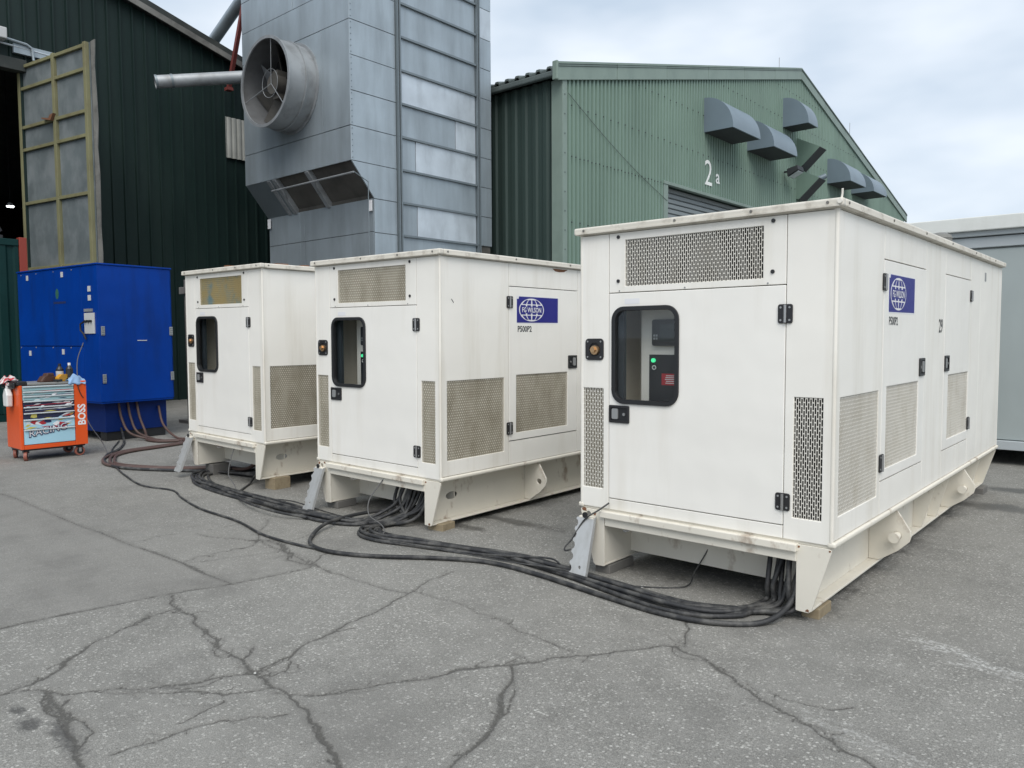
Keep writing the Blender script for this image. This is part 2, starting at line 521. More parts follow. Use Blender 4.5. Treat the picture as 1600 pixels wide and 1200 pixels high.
PATHS = {
    'near': [(-1.82, 4.57), (-1.82, 4.2), (-1.97, 3.98), (-2.23, 3.93), (-2.62, 3.97), (-3.08, 4.06), (-3.55, 4.08), (-3.98, 3.99), (-4.37, 3.9), (-4.66, 3.83), (-4.92, 3.87), (-5.07, 4.01), (-5.1, 4.22), (-5.17, 4.54)],
    'far': [(-5.01, 4.48), (-5.01, 4.18), (-5.33, 4.0), (-5.9, 3.93), (-6.7, 3.97), (-7.5, 4.0), (-8.2, 4.11), (-8.59, 4.3), (-8.69, 4.56), (-8.67, 4.86), (-9.01, 5.28)],
    'loop': [(-5.28, 4.64), (-5.36, 4.41), (-5.42, 4.13), (-5.35, 3.78), (-5.17, 3.51), (-4.94, 3.36), (-4.67, 3.35), (-4.33, 3.49), (-3.94, 3.75), (-3.59, 3.92), (-3.18, 3.98), (-2.68, 3.92), (-2.2, 3.88), (-1.95, 3.94), (-1.79, 4.18), (-1.77, 4.53)],
    'thin': [(-12.51, 5.01), (-11.5, 4.5), (-10.49, 4.08), (-9.79, 3.89), (-9.26, 3.76), (-8.46, 3.61), (-7.93, 3.69), (-7.47, 3.57), (-6.84, 3.45), (-6.15, 3.42), (-5.56, 3.31), (-5.11, 3.31), (-4.87, 3.34), (-4.57, 3.39)],
    'brown': [(-13.92, 5.82), (-12.54, 5.37), (-11.92, 5.38), (-11.72, 5.64), (-11.43, 5.5), (-11.28, 5.09), (-11.19, 4.6), (-10.93, 4.28), (-10.56, 4.09), (-10.12, 3.99), (-9.66, 4.11), (-9.14, 4.42), (-8.85, 4.77), (-9.09, 5.21), (-9.4, 5.51)],
    'black': [(-13.36, 5.35), (-12.14, 4.93), (-11.49, 4.59), (-11.1, 4.29), (-10.61, 4.05), (-10.12, 3.93), (-9.69, 3.97), (-8.96, 4.34), (-8.48, 4.73), (-8.35, 4.94)],
    'brown2': [(-14.03, 6.22), (-12.96, 5.88), (-12.18, 5.76), (-11.78, 5.78)],
    'branch': [(-7.93, 4.74), (-7.64, 4.42), (-7.31, 4.11), (-7.03, 3.93), (-6.54, 3.77), (-6.06, 3.74), (-5.75, 3.86)],
    'wire2': [(-7.05, 3.95), (-6.79, 4.12), (-6.49, 4.21), (-5.96, 4.15), (-5.47, 4.13), (-5.23, 4.23)],
    'wire1': [(-2.34, 4.72), (-2.32, 4.33), (-2.54, 4.15), (-2.74, 4.09), (-3.04, 4.01), (-3.41, 3.92), (-3.84, 3.85), (-4.25, 3.79), (-4.48, 3.74)],
    'wireplate': [(-3.08, 4.32), (-3.26, 4.16), (-3.51, 4.03), (-3.81, 3.88), (-3.95, 3.83)],
}
PAINT = [[(-0.98, 4.34), (-0.89, 4.35), (-0.78, 4.31), (-0.66, 4.23)], [(-0.73, 4.2), (-0.63, 4.2), (-0.48, 4.18)], [(-0.93, 4.28), (-0.84, 4.3)], [(-1.15, 3.14), (-1.06, 3.13), (-0.94, 3.14)], [(-0.92, 3.14), (-0.71, 3.1), (-0.63, 3.08)], [(-2.6, 3.25), (-2.4, 3.24)], [(-1.22, 3.58), (-1.23, 3.54)]]
WET = [((-1.22, 8.26), 0.9, 0.28), ((-1.16, 9.23), 0.5, 0.25), ((-4.32, 4.96), 0.9, 0.12), ((-4.55, 4.56), 0.5, 0.1), ((-3.53, 1.02), 0.11, 0.06), ((-3.73, 1.03), 0.07, 0.04), ((-3.33, 1.08), 0.22, 0.07)]



def jag(pts, seed, amp=0.16, it=3):
    """Break a crack's course into ever smaller kinks."""
    rg = np.random.default_rng(seed)
    p = np.array(pts, float)
    for _ in range(it):
        a, b = p[:-1], p[1:]
        d = b - a
        n = np.stack([-d[:, 1], d[:, 0]], 1)
        m = (a + b) / 2 + n * rg.normal(0, amp, (len(a), 1)) * 0.6
        q = np.empty((len(a) * 2 + 1, 2))
        q[0::2] = p
        q[1::2] = m
        p = q
        amp *= 0.95
    return p


def seg_dist(P, a, b):
    d = b - a
    t = np.clip(((P - a) @ d) / max(d @ d, 1e-9), 0, 1)
    return np.linalg.norm(P - a - t[:, None] * d, axis=1)


def ground():
    head = math.pi / 2 + HEAD
    dense = head + np.linspace(R(-50), R(50), 760)[::-1]
    rest = head + R(50) + np.linspace(0, R(260), 60)[1:-1]
    ang = np.concatenate([dense[::-1], rest])
    inv = np.linspace(1 / 2.3, 1 / 15.0, 420)
    rad = np.concatenate([[0.15, 0.8, 1.6], 1 / inv, 15 * (1200 / 15) ** (np.arange(1, 40) / 39.0)])
    na, nr = len(ang), len(rad)
    A, Q = np.meshgrid(ang, rad)
    X, Y = (Q * np.cos(A)).ravel(), (Q * np.sin(A)).ravel()
    P = np.stack([X, Y], 1)
    crack = np.full(len(P), 9.0)
    for i, (wd, pts) in enumerate(CRACKS):
        straight = i < 2
        c = jag(pts, i, 0.03 if straight else 0.11, 2 if straight else 3)
        rgb = np.random.default_rng(100 + i)
        pieces = [(c, wd)]
        if not straight:
            for _ in range(int(len(c) / 7)):             # spalled side cracks and short branches
                k0 = int(rgb.integers(0, len(c) - 1))
                d0 = c[min(k0 + 1, len(c) - 1)] - c[k0]
                a0 = math.atan2(d0[1], d0[0]) + rgb.choice([-1, 1]) * rgb.uniform(0.25, 1.0) + rgb.choice([0, math.pi])
                ln = rgb.uniform(0.04, 0.15)
                e0 = c[k0] + ln * np.array([math.cos(a0), math.sin(a0)])
                pieces.append((jag([c[k0], e0], 500 + i * 40 + k0, 0.2, 3), wd * rgb.uniform(0.35, 0.6)))
            if wd >= 0.008 and len(c) > 20:
                for _ in range(3):
                    k0 = int(rgb.integers(0, len(c) - 14))
                    q = c[k0:k0 + 14] + rgb.normal(0, 0.004, (14, 2)) + np.outer(np.sin(np.linspace(0, math.pi, 14)), rgb.normal(0, 0.035, 2))
                    pieces.append((q, wd * 0.5))
        for a, b, wd in [(p0, p1, w0) for pc, w0 in pieces for p0, p1 in zip(pc[:-1], pc[1:])]:
            lo, hi = np.minimum(a, b) - 0.09, np.maximum(a, b) + 0.09
            k = np.where((P[:, 0] > lo[0]) & (P[:, 0] < hi[0]) & (P[:, 1] > lo[1]) & (P[:, 1] < hi[1]))[0]
            if len(k):
                crack[k] = np.minimum(crack[k], seg_dist(P[k], a, b) / wd)
    pnt = np.zeros(len(P))
    for i, pts in enumerate(PAINT[:5]):                  # tyre-scuffed chalk marks, several thin strokes each
        c = np.array(pts)
        rgp = np.random.default_rng(i)
        for k in range(5):
            q = c + rgp.normal(0, 0.022, 2) + rgp.normal(0, 0.006, c.shape)
            for a, b in zip(q[:-1], q[1:]):
                pnt = np.maximum(pnt, (1.0 if i < 3 else 0.5) * np.clip(1.3 - seg_dist(P, a, b) / 0.014, 0, 1))
    wet = np.zeros(len(P))
    for (cx, cy), rx, ry in WET:
        wet = np.maximum(wet, np.clip(1.25 - np.hypot((X - cx) / rx, (Y - cy) / ry), 0, 1))
    for gx0 in (-3.05, -6.14, -8.79):                     # darker, smoother ground below each set
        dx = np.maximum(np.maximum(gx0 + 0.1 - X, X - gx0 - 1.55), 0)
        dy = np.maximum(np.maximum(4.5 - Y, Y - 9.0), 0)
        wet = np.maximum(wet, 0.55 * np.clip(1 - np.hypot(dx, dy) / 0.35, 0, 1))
    # the relaid strip beyond the two straight joints
    pa = np.array([[-4.87, 1.28], [-4.53, 3.06]])
    patch = np.clip(((-4.7 + (Y - 2.1) * 0.19) - X) / 0.05, 0, 1) * np.where(Y < 2.52, 1.0, np.clip(0.55 - (Y - 2.9) * 0.6, 0, 0.55))
    Z = -0.006 * np.exp(-(crack / 1.1) ** 2) + 0.004 * np.sin(X * 1.7 + 0.6 * Y) * np.sin(Y * 1.3 - 0.4 * X)
    Z = np.where(Q.ravel() > 60, 0.0, Z)
    idx = np.arange(na * nr).reshape(nr, na)
    nx = np.roll(idx, -1, axis=1)
    F = np.stack([idx[:-1], idx[1:], nx[1:], nx[:-1]], -1).reshape(-1, 4)
    me = bpy.data.meshes.new('ground')
    me.vertices.add(len(P))
    me.vertices.foreach_set('co', np.stack([X, Y, Z], 1).astype(np.float32).ravel())
    me.loops.add(F.size)
    me.loops.foreach_set('vertex_index', F[:, ::-1].astype(np.int32).ravel())
    me.polygons.add(len(F))
    me.polygons.foreach_set('loop_start', (np.arange(len(F)) * 4).astype(np.int32))
    me.polygons.foreach_set('loop_total', np.full(len(F), 4, np.int32))
    me.polygons.foreach_set('use_smooth', np.ones(len(F), bool))
    me.update(calc_edges=True)
    for nm, arr in (('crack', crack), ('paint', pnt), ('wet', wet), ('patch', patch)):
        at = me.attributes.new(nm, 'FLOAT', 'POINT')
        at.data.foreach_set('value', arr.astype(np.float32))
    me.validate()
    if me.polygons[0].normal.z < 0:
        me.flip_normals()
    o = bpy.data.objects.new('ground', me)
    COL.objects.link(o)
    tag(o, 'cracked grey asphalt yard with exposed stone chips and a relaid strip', 'ground', kind='structure')
    return o


def asphalt():
    m = bpy.data.materials.new('asphalt')
    m.use_nodes = True
    t, nd, lk = nodes(m)
    b = nd['Principled BSDF']
    co = nd.new('ShaderNodeTexCoord').outputs['Object']

    def noise(sc, det=4, ro=0.5):
        n = nd.new('ShaderNodeTexNoise')
        n.inputs['Scale'].default_value = sc
        n.inputs['Detail'].default_value = det
        n.inputs['Roughness'].default_value = ro
        lk.new(co, n.inputs['Vector'])
        return n.outputs['Fac']

    def vor(sc, feat='F1'):
        n = nd.new('ShaderNodeTexVoronoi')
        n.feature = feat
        n.inputs['Scale'].default_value = sc
        lk.new(co, n.inputs['Vector'])
        return n

    def mathn(op, a, c):
        n = nd.new('ShaderNodeMath')
        n.operation = op
        for i, v in enumerate((a, c)):
            if isinstance(v, (int, float)):
                n.inputs[i].default_value = v
            else:
                lk.new(v, n.inputs[i])
        return n.outputs[0]

    def rng(v, a, c, d, e):
        n = nd.new('ShaderNodeMapRange')
        for k, x in (('From Min', a), ('From Max', c), ('To Min', d), ('To Max', e)):
            n.inputs[k].default_value = x
        lk.new(v, n.inputs['Value'])
        return n.outputs[0]

    def mix(f, a, c, mode='MIX'):
        n = nd.new('ShaderNodeMixRGB')
        n.blend_type = mode
        for i, v in enumerate((f, a, c)):
            if isinstance(v, (int, float)):
                n.inputs[i].default_value = v
            elif isinstance(v, tuple):
                n.inputs[i].default_value = (*v, 1)
            else:
                lk.new(v, n.inputs[i])
        return n.outputs[0]

    def att(nm):
        n = nd.new('ShaderNodeAttribute')
        n.attribute_name = nm
        return n.outputs['Fac']

    patch = att('patch')
    v1, v2 = vor(62), vor(140)
    cell = nd.new('ShaderNodeSeparateColor')
    lk.new(v1.outputs['Color'], cell.inputs[0])
    cell2 = nd.new('ShaderNodeSeparateColor')
    lk.new(v2.outputs['Color'], cell2.inputs[0])
    chip = mathn('MULTIPLY', rng(v1.outputs['Distance'], 0.30, 0.52, 1, 0), rng(cell.outputs[0], 0.25, 0.55, 0, 1))
    chip2 = mathn('MULTIPLY', rng(v2.outputs['Distance'], 0.25, 0.5, 1, 0), rng(cell2.outputs[1], 0.3, 0.6, 0, 1))
    big = noise(0.55, 6, 0.6)
    mid = noise(4.5, 6, 0.62)
    binder = mix(rng(big, 0.3, 0.7, 0, 1), (0.168, 0.165, 0.155), (0.235, 0.231, 0.217))
    binder = mix(rng(mid, 0.35, 0.7, 0.0, 0.55), binder, (0.28, 0.275, 0.26))
    cov = mathn('SUBTRACT', 1.0, mathn('MULTIPLY', patch, 0.55))
    cov = mathn('MULTIPLY', cov, rng(noise(1.3, 5, 0.6), 0.3, 0.68, 0.45, 1.0))
    tone = nd.new('ShaderNodeValToRGB')
    tone.color_ramp.elements[0].color = (0.17, 0.165, 0.15, 1)
    tone.color_ramp.elements[1].color = (0.52, 0.512, 0.485, 1)
    lk.new(cell.outputs[1], tone.inputs[0])
    c = mix(mathn('MULTIPLY', chip2, mathn('MULTIPLY', cov, 0.65)), binder, (0.36, 0.35, 0.325))
    c = mix(mathn('MULTIPLY', chip, mathn('MULTIPLY', cov, 0.95)), c, tone.outputs[0])
    fine = noise(210, 2)
    c = mix(1.0, c, mix(rng(fine, 0.3, 0.7, 0, 1), (0.62, 0.62, 0.61), (1.32, 1.32, 1.30)), 'MULTIPLY')
    c = mix(mathn('MULTIPLY', patch, 0.34), c, (0.215, 0.208, 0.194))
    # tyre and grit staining
    st = rng(noise(0.9, 7, 0.68), 0.52, 0.72, 0, 0.6)
    c = mix(st, c, (0.12, 0.117, 0.11))
    # scuffed chalk-white marks
    pm = mathn('MULTIPLY', att('paint'), rng(noise(46, 5, 0.75), 0.45, 0.64, 0, 1))
    c = mix(mathn('MULTIPLY', pm, 0.85), c, (0.58, 0.58, 0.56))
    wetm = rng(mathn('ADD', mathn('ADD', att('wet'), rng(noise(3.5, 5, 0.65), 0.2, 0.8, -0.5, 0.4)), rng(noise(26, 5, 0.7), 0.2, 0.8, -0.6, 0.45)), 0.3, 0.75, 0, 1)
    c = mix(mathn('MULTIPLY', wetm, 0.66), c, (0.045, 0.044, 0.042))
    # cracks: dirt-filled, ragged, fading
    cr = mathn('ADD', mathn('MULTIPLY', att('crack'), rng(noise(2.6, 4, 0.6), 0.3, 0.7, 1.9, 0.55)), rng(noise(48, 6, 0.78), 0.2, 0.8, -1.3, 1.5))
    cm = rng(cr, 0.35, 1.2, 1, 0)
    halo = rng(mathn('ADD', att('crack'), rng(noise(14, 4, 0.6), 0.2, 0.8, -1.6, 1.6)), 0.8, 4.0, 0.38, 0)
    c = mix(halo, c, (0.13, 0.126, 0.117))
    c = mix(mathn('MULTIPLY', cm, 0.8), c, (0.080, 0.077, 0.070))
    lk.new(c, b.inputs['Base Color'])
    ro = mix(wetm, (0.86, 0.86, 0.86), (0.42, 0.42, 0.42))
    lk.new(ro, b.inputs['Roughness'])
    b.inputs['Specular IOR Level'].default_value = 0.3
    hgt = mathn('ADD', mathn('MULTIPLY', chip, 0.6), mathn('MULTIPLY', fine, 0.7))
    hgt = mathn('SUBTRACT', hgt, mathn('MULTIPLY', cm, 1.5))
    bp = nd.new('ShaderNodeBump')
    bp.inputs['Strength'].default_value = 0.55
    bp.inputs['Distance'].default_value = 0.006
    lk.new(hgt, bp.inputs['Height'])
    lk.new(bp.outputs[0], b.inputs['Normal'])
    M['asphalt'] = m


asphalt()
ground().data.materials.append(M['asphalt'])


# ------------------------------------------------------------------ profiled cladding
def sheet(u0, u1, z0, ztop, prof, fn, off=0.0, zbot=None):
    """One profiled metal sheet from u0 to u1; prof(u) is how far it stands out at u."""
    us = [u for u in prof(u0, u1)]
    mb = MB()
    vs, fs = [], []
    for u, d in us:
        vs += [fn(u, z0 if zbot is None else zbot(u), d + off), fn(u, ztop(u), d + off)]
    for i in range(len(us) - 1):
        fs.append((2 * i, 2 * i + 2, 2 * i + 3, 2 * i + 1))
    mb.add(vs, fs)
    return mb


def profile(pitch, shape):
    """shape: (fraction of a pitch, depth) breakpoints, repeated."""
    def g(u0, u1):
        pts = []
        k = math.floor(u0 / pitch) - 1
        while k * pitch < u1 + pitch:
            pts += [(k * pitch + f * pitch, d) for f, d in shape]
            k += 1
        xs = [p[0] for p in pts]
        ds = [p[1] for p in pts]
        ins = [(u, d) for u, d in pts if u0 < u < u1]
        return [(u0, float(np.interp(u0, xs, ds)))] + ins + [(u1, float(np.interp(u1, xs, ds)))]
    return g


# ------------------------------------------------------------------ shed 2a
SX, SY0, SY1, SE, SR = -11.39, 15.0, 45.0, 7.75, 11.42
SYM = (SY0 + SY1) / 2


def gable(y):
    return SE + (SR - SE) * (1 - abs(y - SYM) / (SYM - SY0))


def shed():
    rt = empty('green_shed', (SX, SY0, 0), label='pale green corrugated shed with 2a painted on its gable wall', cat='shed')
    O = Vector((SX, SY0, 0))

    def gw(u, z, d):                       # gable wall, u = world y
        return (d, u - SY0, z)

    def sw(u, z, d):                       # side wall, u = -(world x)
        return (-u - SX, -d, z)
    pf = profile(0.17, [(0, 0), (0.40, 0), (0.5, 0.05), (0.90, 0.05)])
    u = SY0 + 0.10
    i = 0
    while u < SY1 - 0.02:
        v = min(u + 1.02, SY1 - 0.02)
        if u < 25.6 and v > 19.9:          # above the roller door
            lo = 6.02
        else:
            lo = 0.0
        if u < 19.9 < v:
            sheet(u, 19.9, 0, gable, pf, gw, 0.0).build('cladding_sheet', 'shed_green', rt, fix=False)
            sheet(19.9, v, 6.02, gable, pf, gw, 0.0).build('cladding_sheet', 'shed_green', rt, fix=False)
        elif u < 25.6 < v:
            sheet(u, 25.6, 6.02, gable, pf, gw, 0.0).build('cladding_sheet', 'shed_green', rt, fix=False)
            sheet(25.6, v, 0, gable, pf, gw, 0.0).build('cladding_sheet', 'shed_green', rt, fix=False)
        else:
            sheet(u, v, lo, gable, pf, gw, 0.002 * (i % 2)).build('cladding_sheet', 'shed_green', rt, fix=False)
        u = v
        i += 1
    pf2 = profile(0.333, [(0, 0), (0.42, 0), (0.55, 0.045), (0.87, 0.045)])
    u = -SX + 0.35
    i = 0
    while u < 32:
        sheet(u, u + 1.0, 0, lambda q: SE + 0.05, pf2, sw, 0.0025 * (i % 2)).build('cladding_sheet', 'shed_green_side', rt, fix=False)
        u += 1.0
        i += 1
    # carcass behind the sheets
    c = MB()
    poly = [(SY0 + 0.06, 0), (19.9, 0), (19.9, 6.0), (25.6, 6.0), (25.6, 0), (SY1 - 0.05, 0), (SY1 - 0.05, SE), (SYM, SR - 0.02), (SY0 + 0.06, SE)]
    c.prism(poly, lambda a, b, t: (t, a - SY0, b), -21.0, -0.05)
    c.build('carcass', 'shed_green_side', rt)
    MB().box(-0.28, 0.06, -0.055, 0.13, 0, SE).build('corner_trim', 'shed_trim', rt, bevel=0.006)
    # roller door in the gable
    for k in range(40):
        MB().prism([(0, 0), (0.045, 0.02), (0.045, 0.12), (0, 0.145)], lambda a, b, t, k=k: (-0.25 + a, t - SY0, 6.0 - 0.15 * (k + 1) + b), 19.95, 25.55).build(
            'shutter_slat', 'shutter', rt)
    for y0, y1 in ((19.72, 19.96), (25.54, 25.78)):
        MB().box(-0.05, 0.07, y0 - SY0, y1 - SY0, 0, 5.97).build('door_jamb', 'shed_trim', rt, bevel=0.006)
    MB().box(-0.05, 0.09, 19.70 - SY0, 25.80 - SY0, 5.97, 6.06).build('door_head', 'shed_trim', rt, bevel=0.006)
    # roof: two profiled slopes
    pr = profile(0.333, [(0, 0), (0.5, 0), (0.62, 0.06), (0.88, 0.06)])
    dz = (SR - SE) / (SYM - SY0)
    for s in (0, 1):
        mb = MB()
        vs, fs = [], []
        pts = pr(-SX - 0.12, 33.0)
        for uu, d in pts:
            ye = SY0 - 0.28 if s == 0 else SY1 + 0.28
            vs += [(-uu - SX, ye - SY0, SE - 0.28 * dz + 0.28 + d), (-uu - SX, SYM - SY0, SR + 0.28 + d)]
        n = len(pts)
        for i in range(n - 1):
            fs.append((2 * i, 2 * i + 2, 2 * i + 3, 2 * i + 1))
        vs2 = [(x, y, z - 0.05) for x, y, z in vs]
        vs += vs2
        fs += [tuple(j + 2 * n for j in f[::-1]) for f in fs]
        fs += [(2 * i, 2 * n + 2 * i, 2 * n + 2 * i + 2, 2 * i + 2) for i in range(n - 1)]
        mb.add(vs, fs)
        mb.build('roof_slope', 'shed_roof', rt, fix=False)
    # verge flashing in lengths
    for s in (0, 1):
        for k in range(6):
            y0 = SY0 - 0.30 + k * (SYM - SY0 + 0.30) / 6
            y1 = SY0 - 0.30 + (k + 1) * (SYM - SY0 + 0.30) / 6 - 0.012
            if s:
                y0, y1 = 2 * SYM - y1, 2 * SYM - y0

            def zz(y):
                return gable(y) if SY0 <= y <= SY1 else SE - (SY0 - y if y < SY0 else y - SY1) * dz
            m = MB()
            m.prism([(y0, zz(y0) - 0.03), (y1, zz(y1) - 0.03), (y1, zz(y1) + 0.40), (y0, zz(y0) + 0.40)], lambda a, b, t: (t, a - SY0, b), 0.03, 0.10 + 0.003 * (k % 2))
            m.build('verge_flashing', 'shed_trim', rt, bevel=0.01)
    MB().box(-20, 0.06, -0.30, -0.16, SE + 0.02, SE + 0.16).build('gutter', 'shed_roof', rt, bevel=0.03)
    MB().box(-0.02, 0.13, -0.36, -0.29, SE - 0.10, SE + 0.34).build('gutter_end', 'shed_trim', rt, bevel=0.02)
    # quarter-round ventilation hoods
    for y0, y1, zb, zt in ((22.18, 24.17, 7.89, 8.93), (25.28, 27.30, 7.88, 8.88), (28.33, 29.27, 9.27, 10.32), (33.1, 35.1, 7.92, 8.93), (36.24, 38.2, 7.93, 8.87)):
        pts = [(0.03, zb)] + [(0.03 + 0.97 * math.cos(R(a)), zb + (zt - zb) * math.sin(R(a))) for a in range(0, 91, 9)]
        h = MB().prism([p for p in pts], lambda a, b, t: (a, t - SY0, b), y0, y1).build('vent_hood', 'hood_grey', rt, smooth=True)
        MB().box(0.06, 0.95, y0 + 0.04 - SY0, y1 - 0.04 - SY0, zb - 0.012, zb - 0.004).build('mouth', 'hood_dark', h)
    # two wedge-shaped vents
    for zt in (9.15, 8.0):
        f = MB().prism([(0.03, zt), (0.92, zt - 0.46), (0.20, zt - 1.16), (0.03, zt - 1.16)], lambda a, b, t: (a, t - SY0, b), 29.75, 30.35).build('wedge_vent', 'shed_green', rt)
        m = MB()
        m.bar((0.935, 30.05 - SY0, zt - 0.48), (0.17, 30.05 - SY0, zt - 1.20), 0.66, 0.03, up=(0.7, 0, 0.7))
        m.build('louvre', 'hood_dark', f)
    # letters on the wall
    lettering('number_two', '2', 1.12, 'letter_white', lambda a, b, t: (0.054 + t, a + 22.2 - SY0, b + 6.32), rt, xscale=1.0, bold=0.0)
    lettering('letter_a', 'a', 0.62, 'letter_white', lambda a, b, t: (0.054 + t, a + 22.97 - SY0, b + 6.47), rt, xscale=1.1, bold=0.008)
    for y, h in ((27.9, 0.4), (35.8, 0.6)):
        z = gable(y) + 0.35
        MB().cyl((0.06, y - SY0, z), (0.06, y - SY0, z + h), 0.012, 8).build('air_terminal', 'steel', rt)
    # lap and purlin screws across the gable, and the slack stay wire
    m = MB()
    for zr in (1.4, 2.9, 4.4, 5.98, 7.2, 8.4, 9.6, 10.7):
        y = SY0 + 0.32
        k = 0
        while y < SY1 - 0.3:
            if zr < gable(y) - 0.15 and not (19.6 < y < 25.9 and zr < 6.1):
                jz = zr + 0.012 * math.sin(k * 2.1)
                m.cyl((0.045, y - SY0, jz), (0.062, y - SY0, jz), 0.02, 5)
            y += 0.34 if abs(zr - 5.98) > 0.1 else 0.17
            k += 1
    tag(m.build('fixing_screws', 'hood_dark', rt, fix=False), kind='stuff')
    m = MB()
    m.tube([(0.075, 0.15 + 4.75 * q, 7.45 - 1.95 * q - 0.12 * math.sin(math.pi * q)) for q in [i / 12 for i in range(13)]], 0.006, 6)
    m.build('stay_wire', 'hood_dark', rt)
    # fixing screws down the corner trim
    for k in range(16):
        MB().cyl((0.059, 0.03, 0.5 + k * 0.46), (0.07, 0.03, 0.5 + k * 0.46), 0.018, 6).build('screw', 'shed_roof', rt)
    return rt


shed()
fl = empty('floodlight', (-11.32, 28.5, 7.66), label='small floodlight fixed under the wedge-shaped vents on the green gable', cat='floodlight')
MB().box(0.0, 0.28, -0.03, 0.03, -0.03, 0.03).build('arm', 'black_plastic', fl)
MB().prism([(0.22, -0.22), (0.62, -0.02), (0.58, 0.14), (0.20, 0.05)], lambda a, b, t: (a, t, b), -0.28, 0.30).build('lamp_housing', 'hood_dark', fl, bevel=0.01)
MB().prism([(0.27, -0.225), (0.60, -0.055), (0.603, -0.065), (0.27, -0.235)], lambda a, b, t: (a, t, b), -0.22, 0.24).build('lens', 'galvanised_new', fl)
cm = empty('security_camera', (-11.34, 31.0, 7.75), label='grey tube camera on the green gable between vents and hoods', cat='camera')
MB().cyl((0.25, -0.1, -0.08), (0.62, 0.15, 0.10), 0.10, 12).build('body', 'hood_grey', cm, smooth=True)
MB().bar((0.0, 0.05, 0.05), (0.42, 0.03, 0.0), 0.05, 0.05).build('arm', 'hood_dark', cm)


# ------------------------------------------------------------------ grain-drying tower
TX, TY = -13.03, 10.0
ZS = [3.845 + 0.711 * k for k in range(-6, 12)]


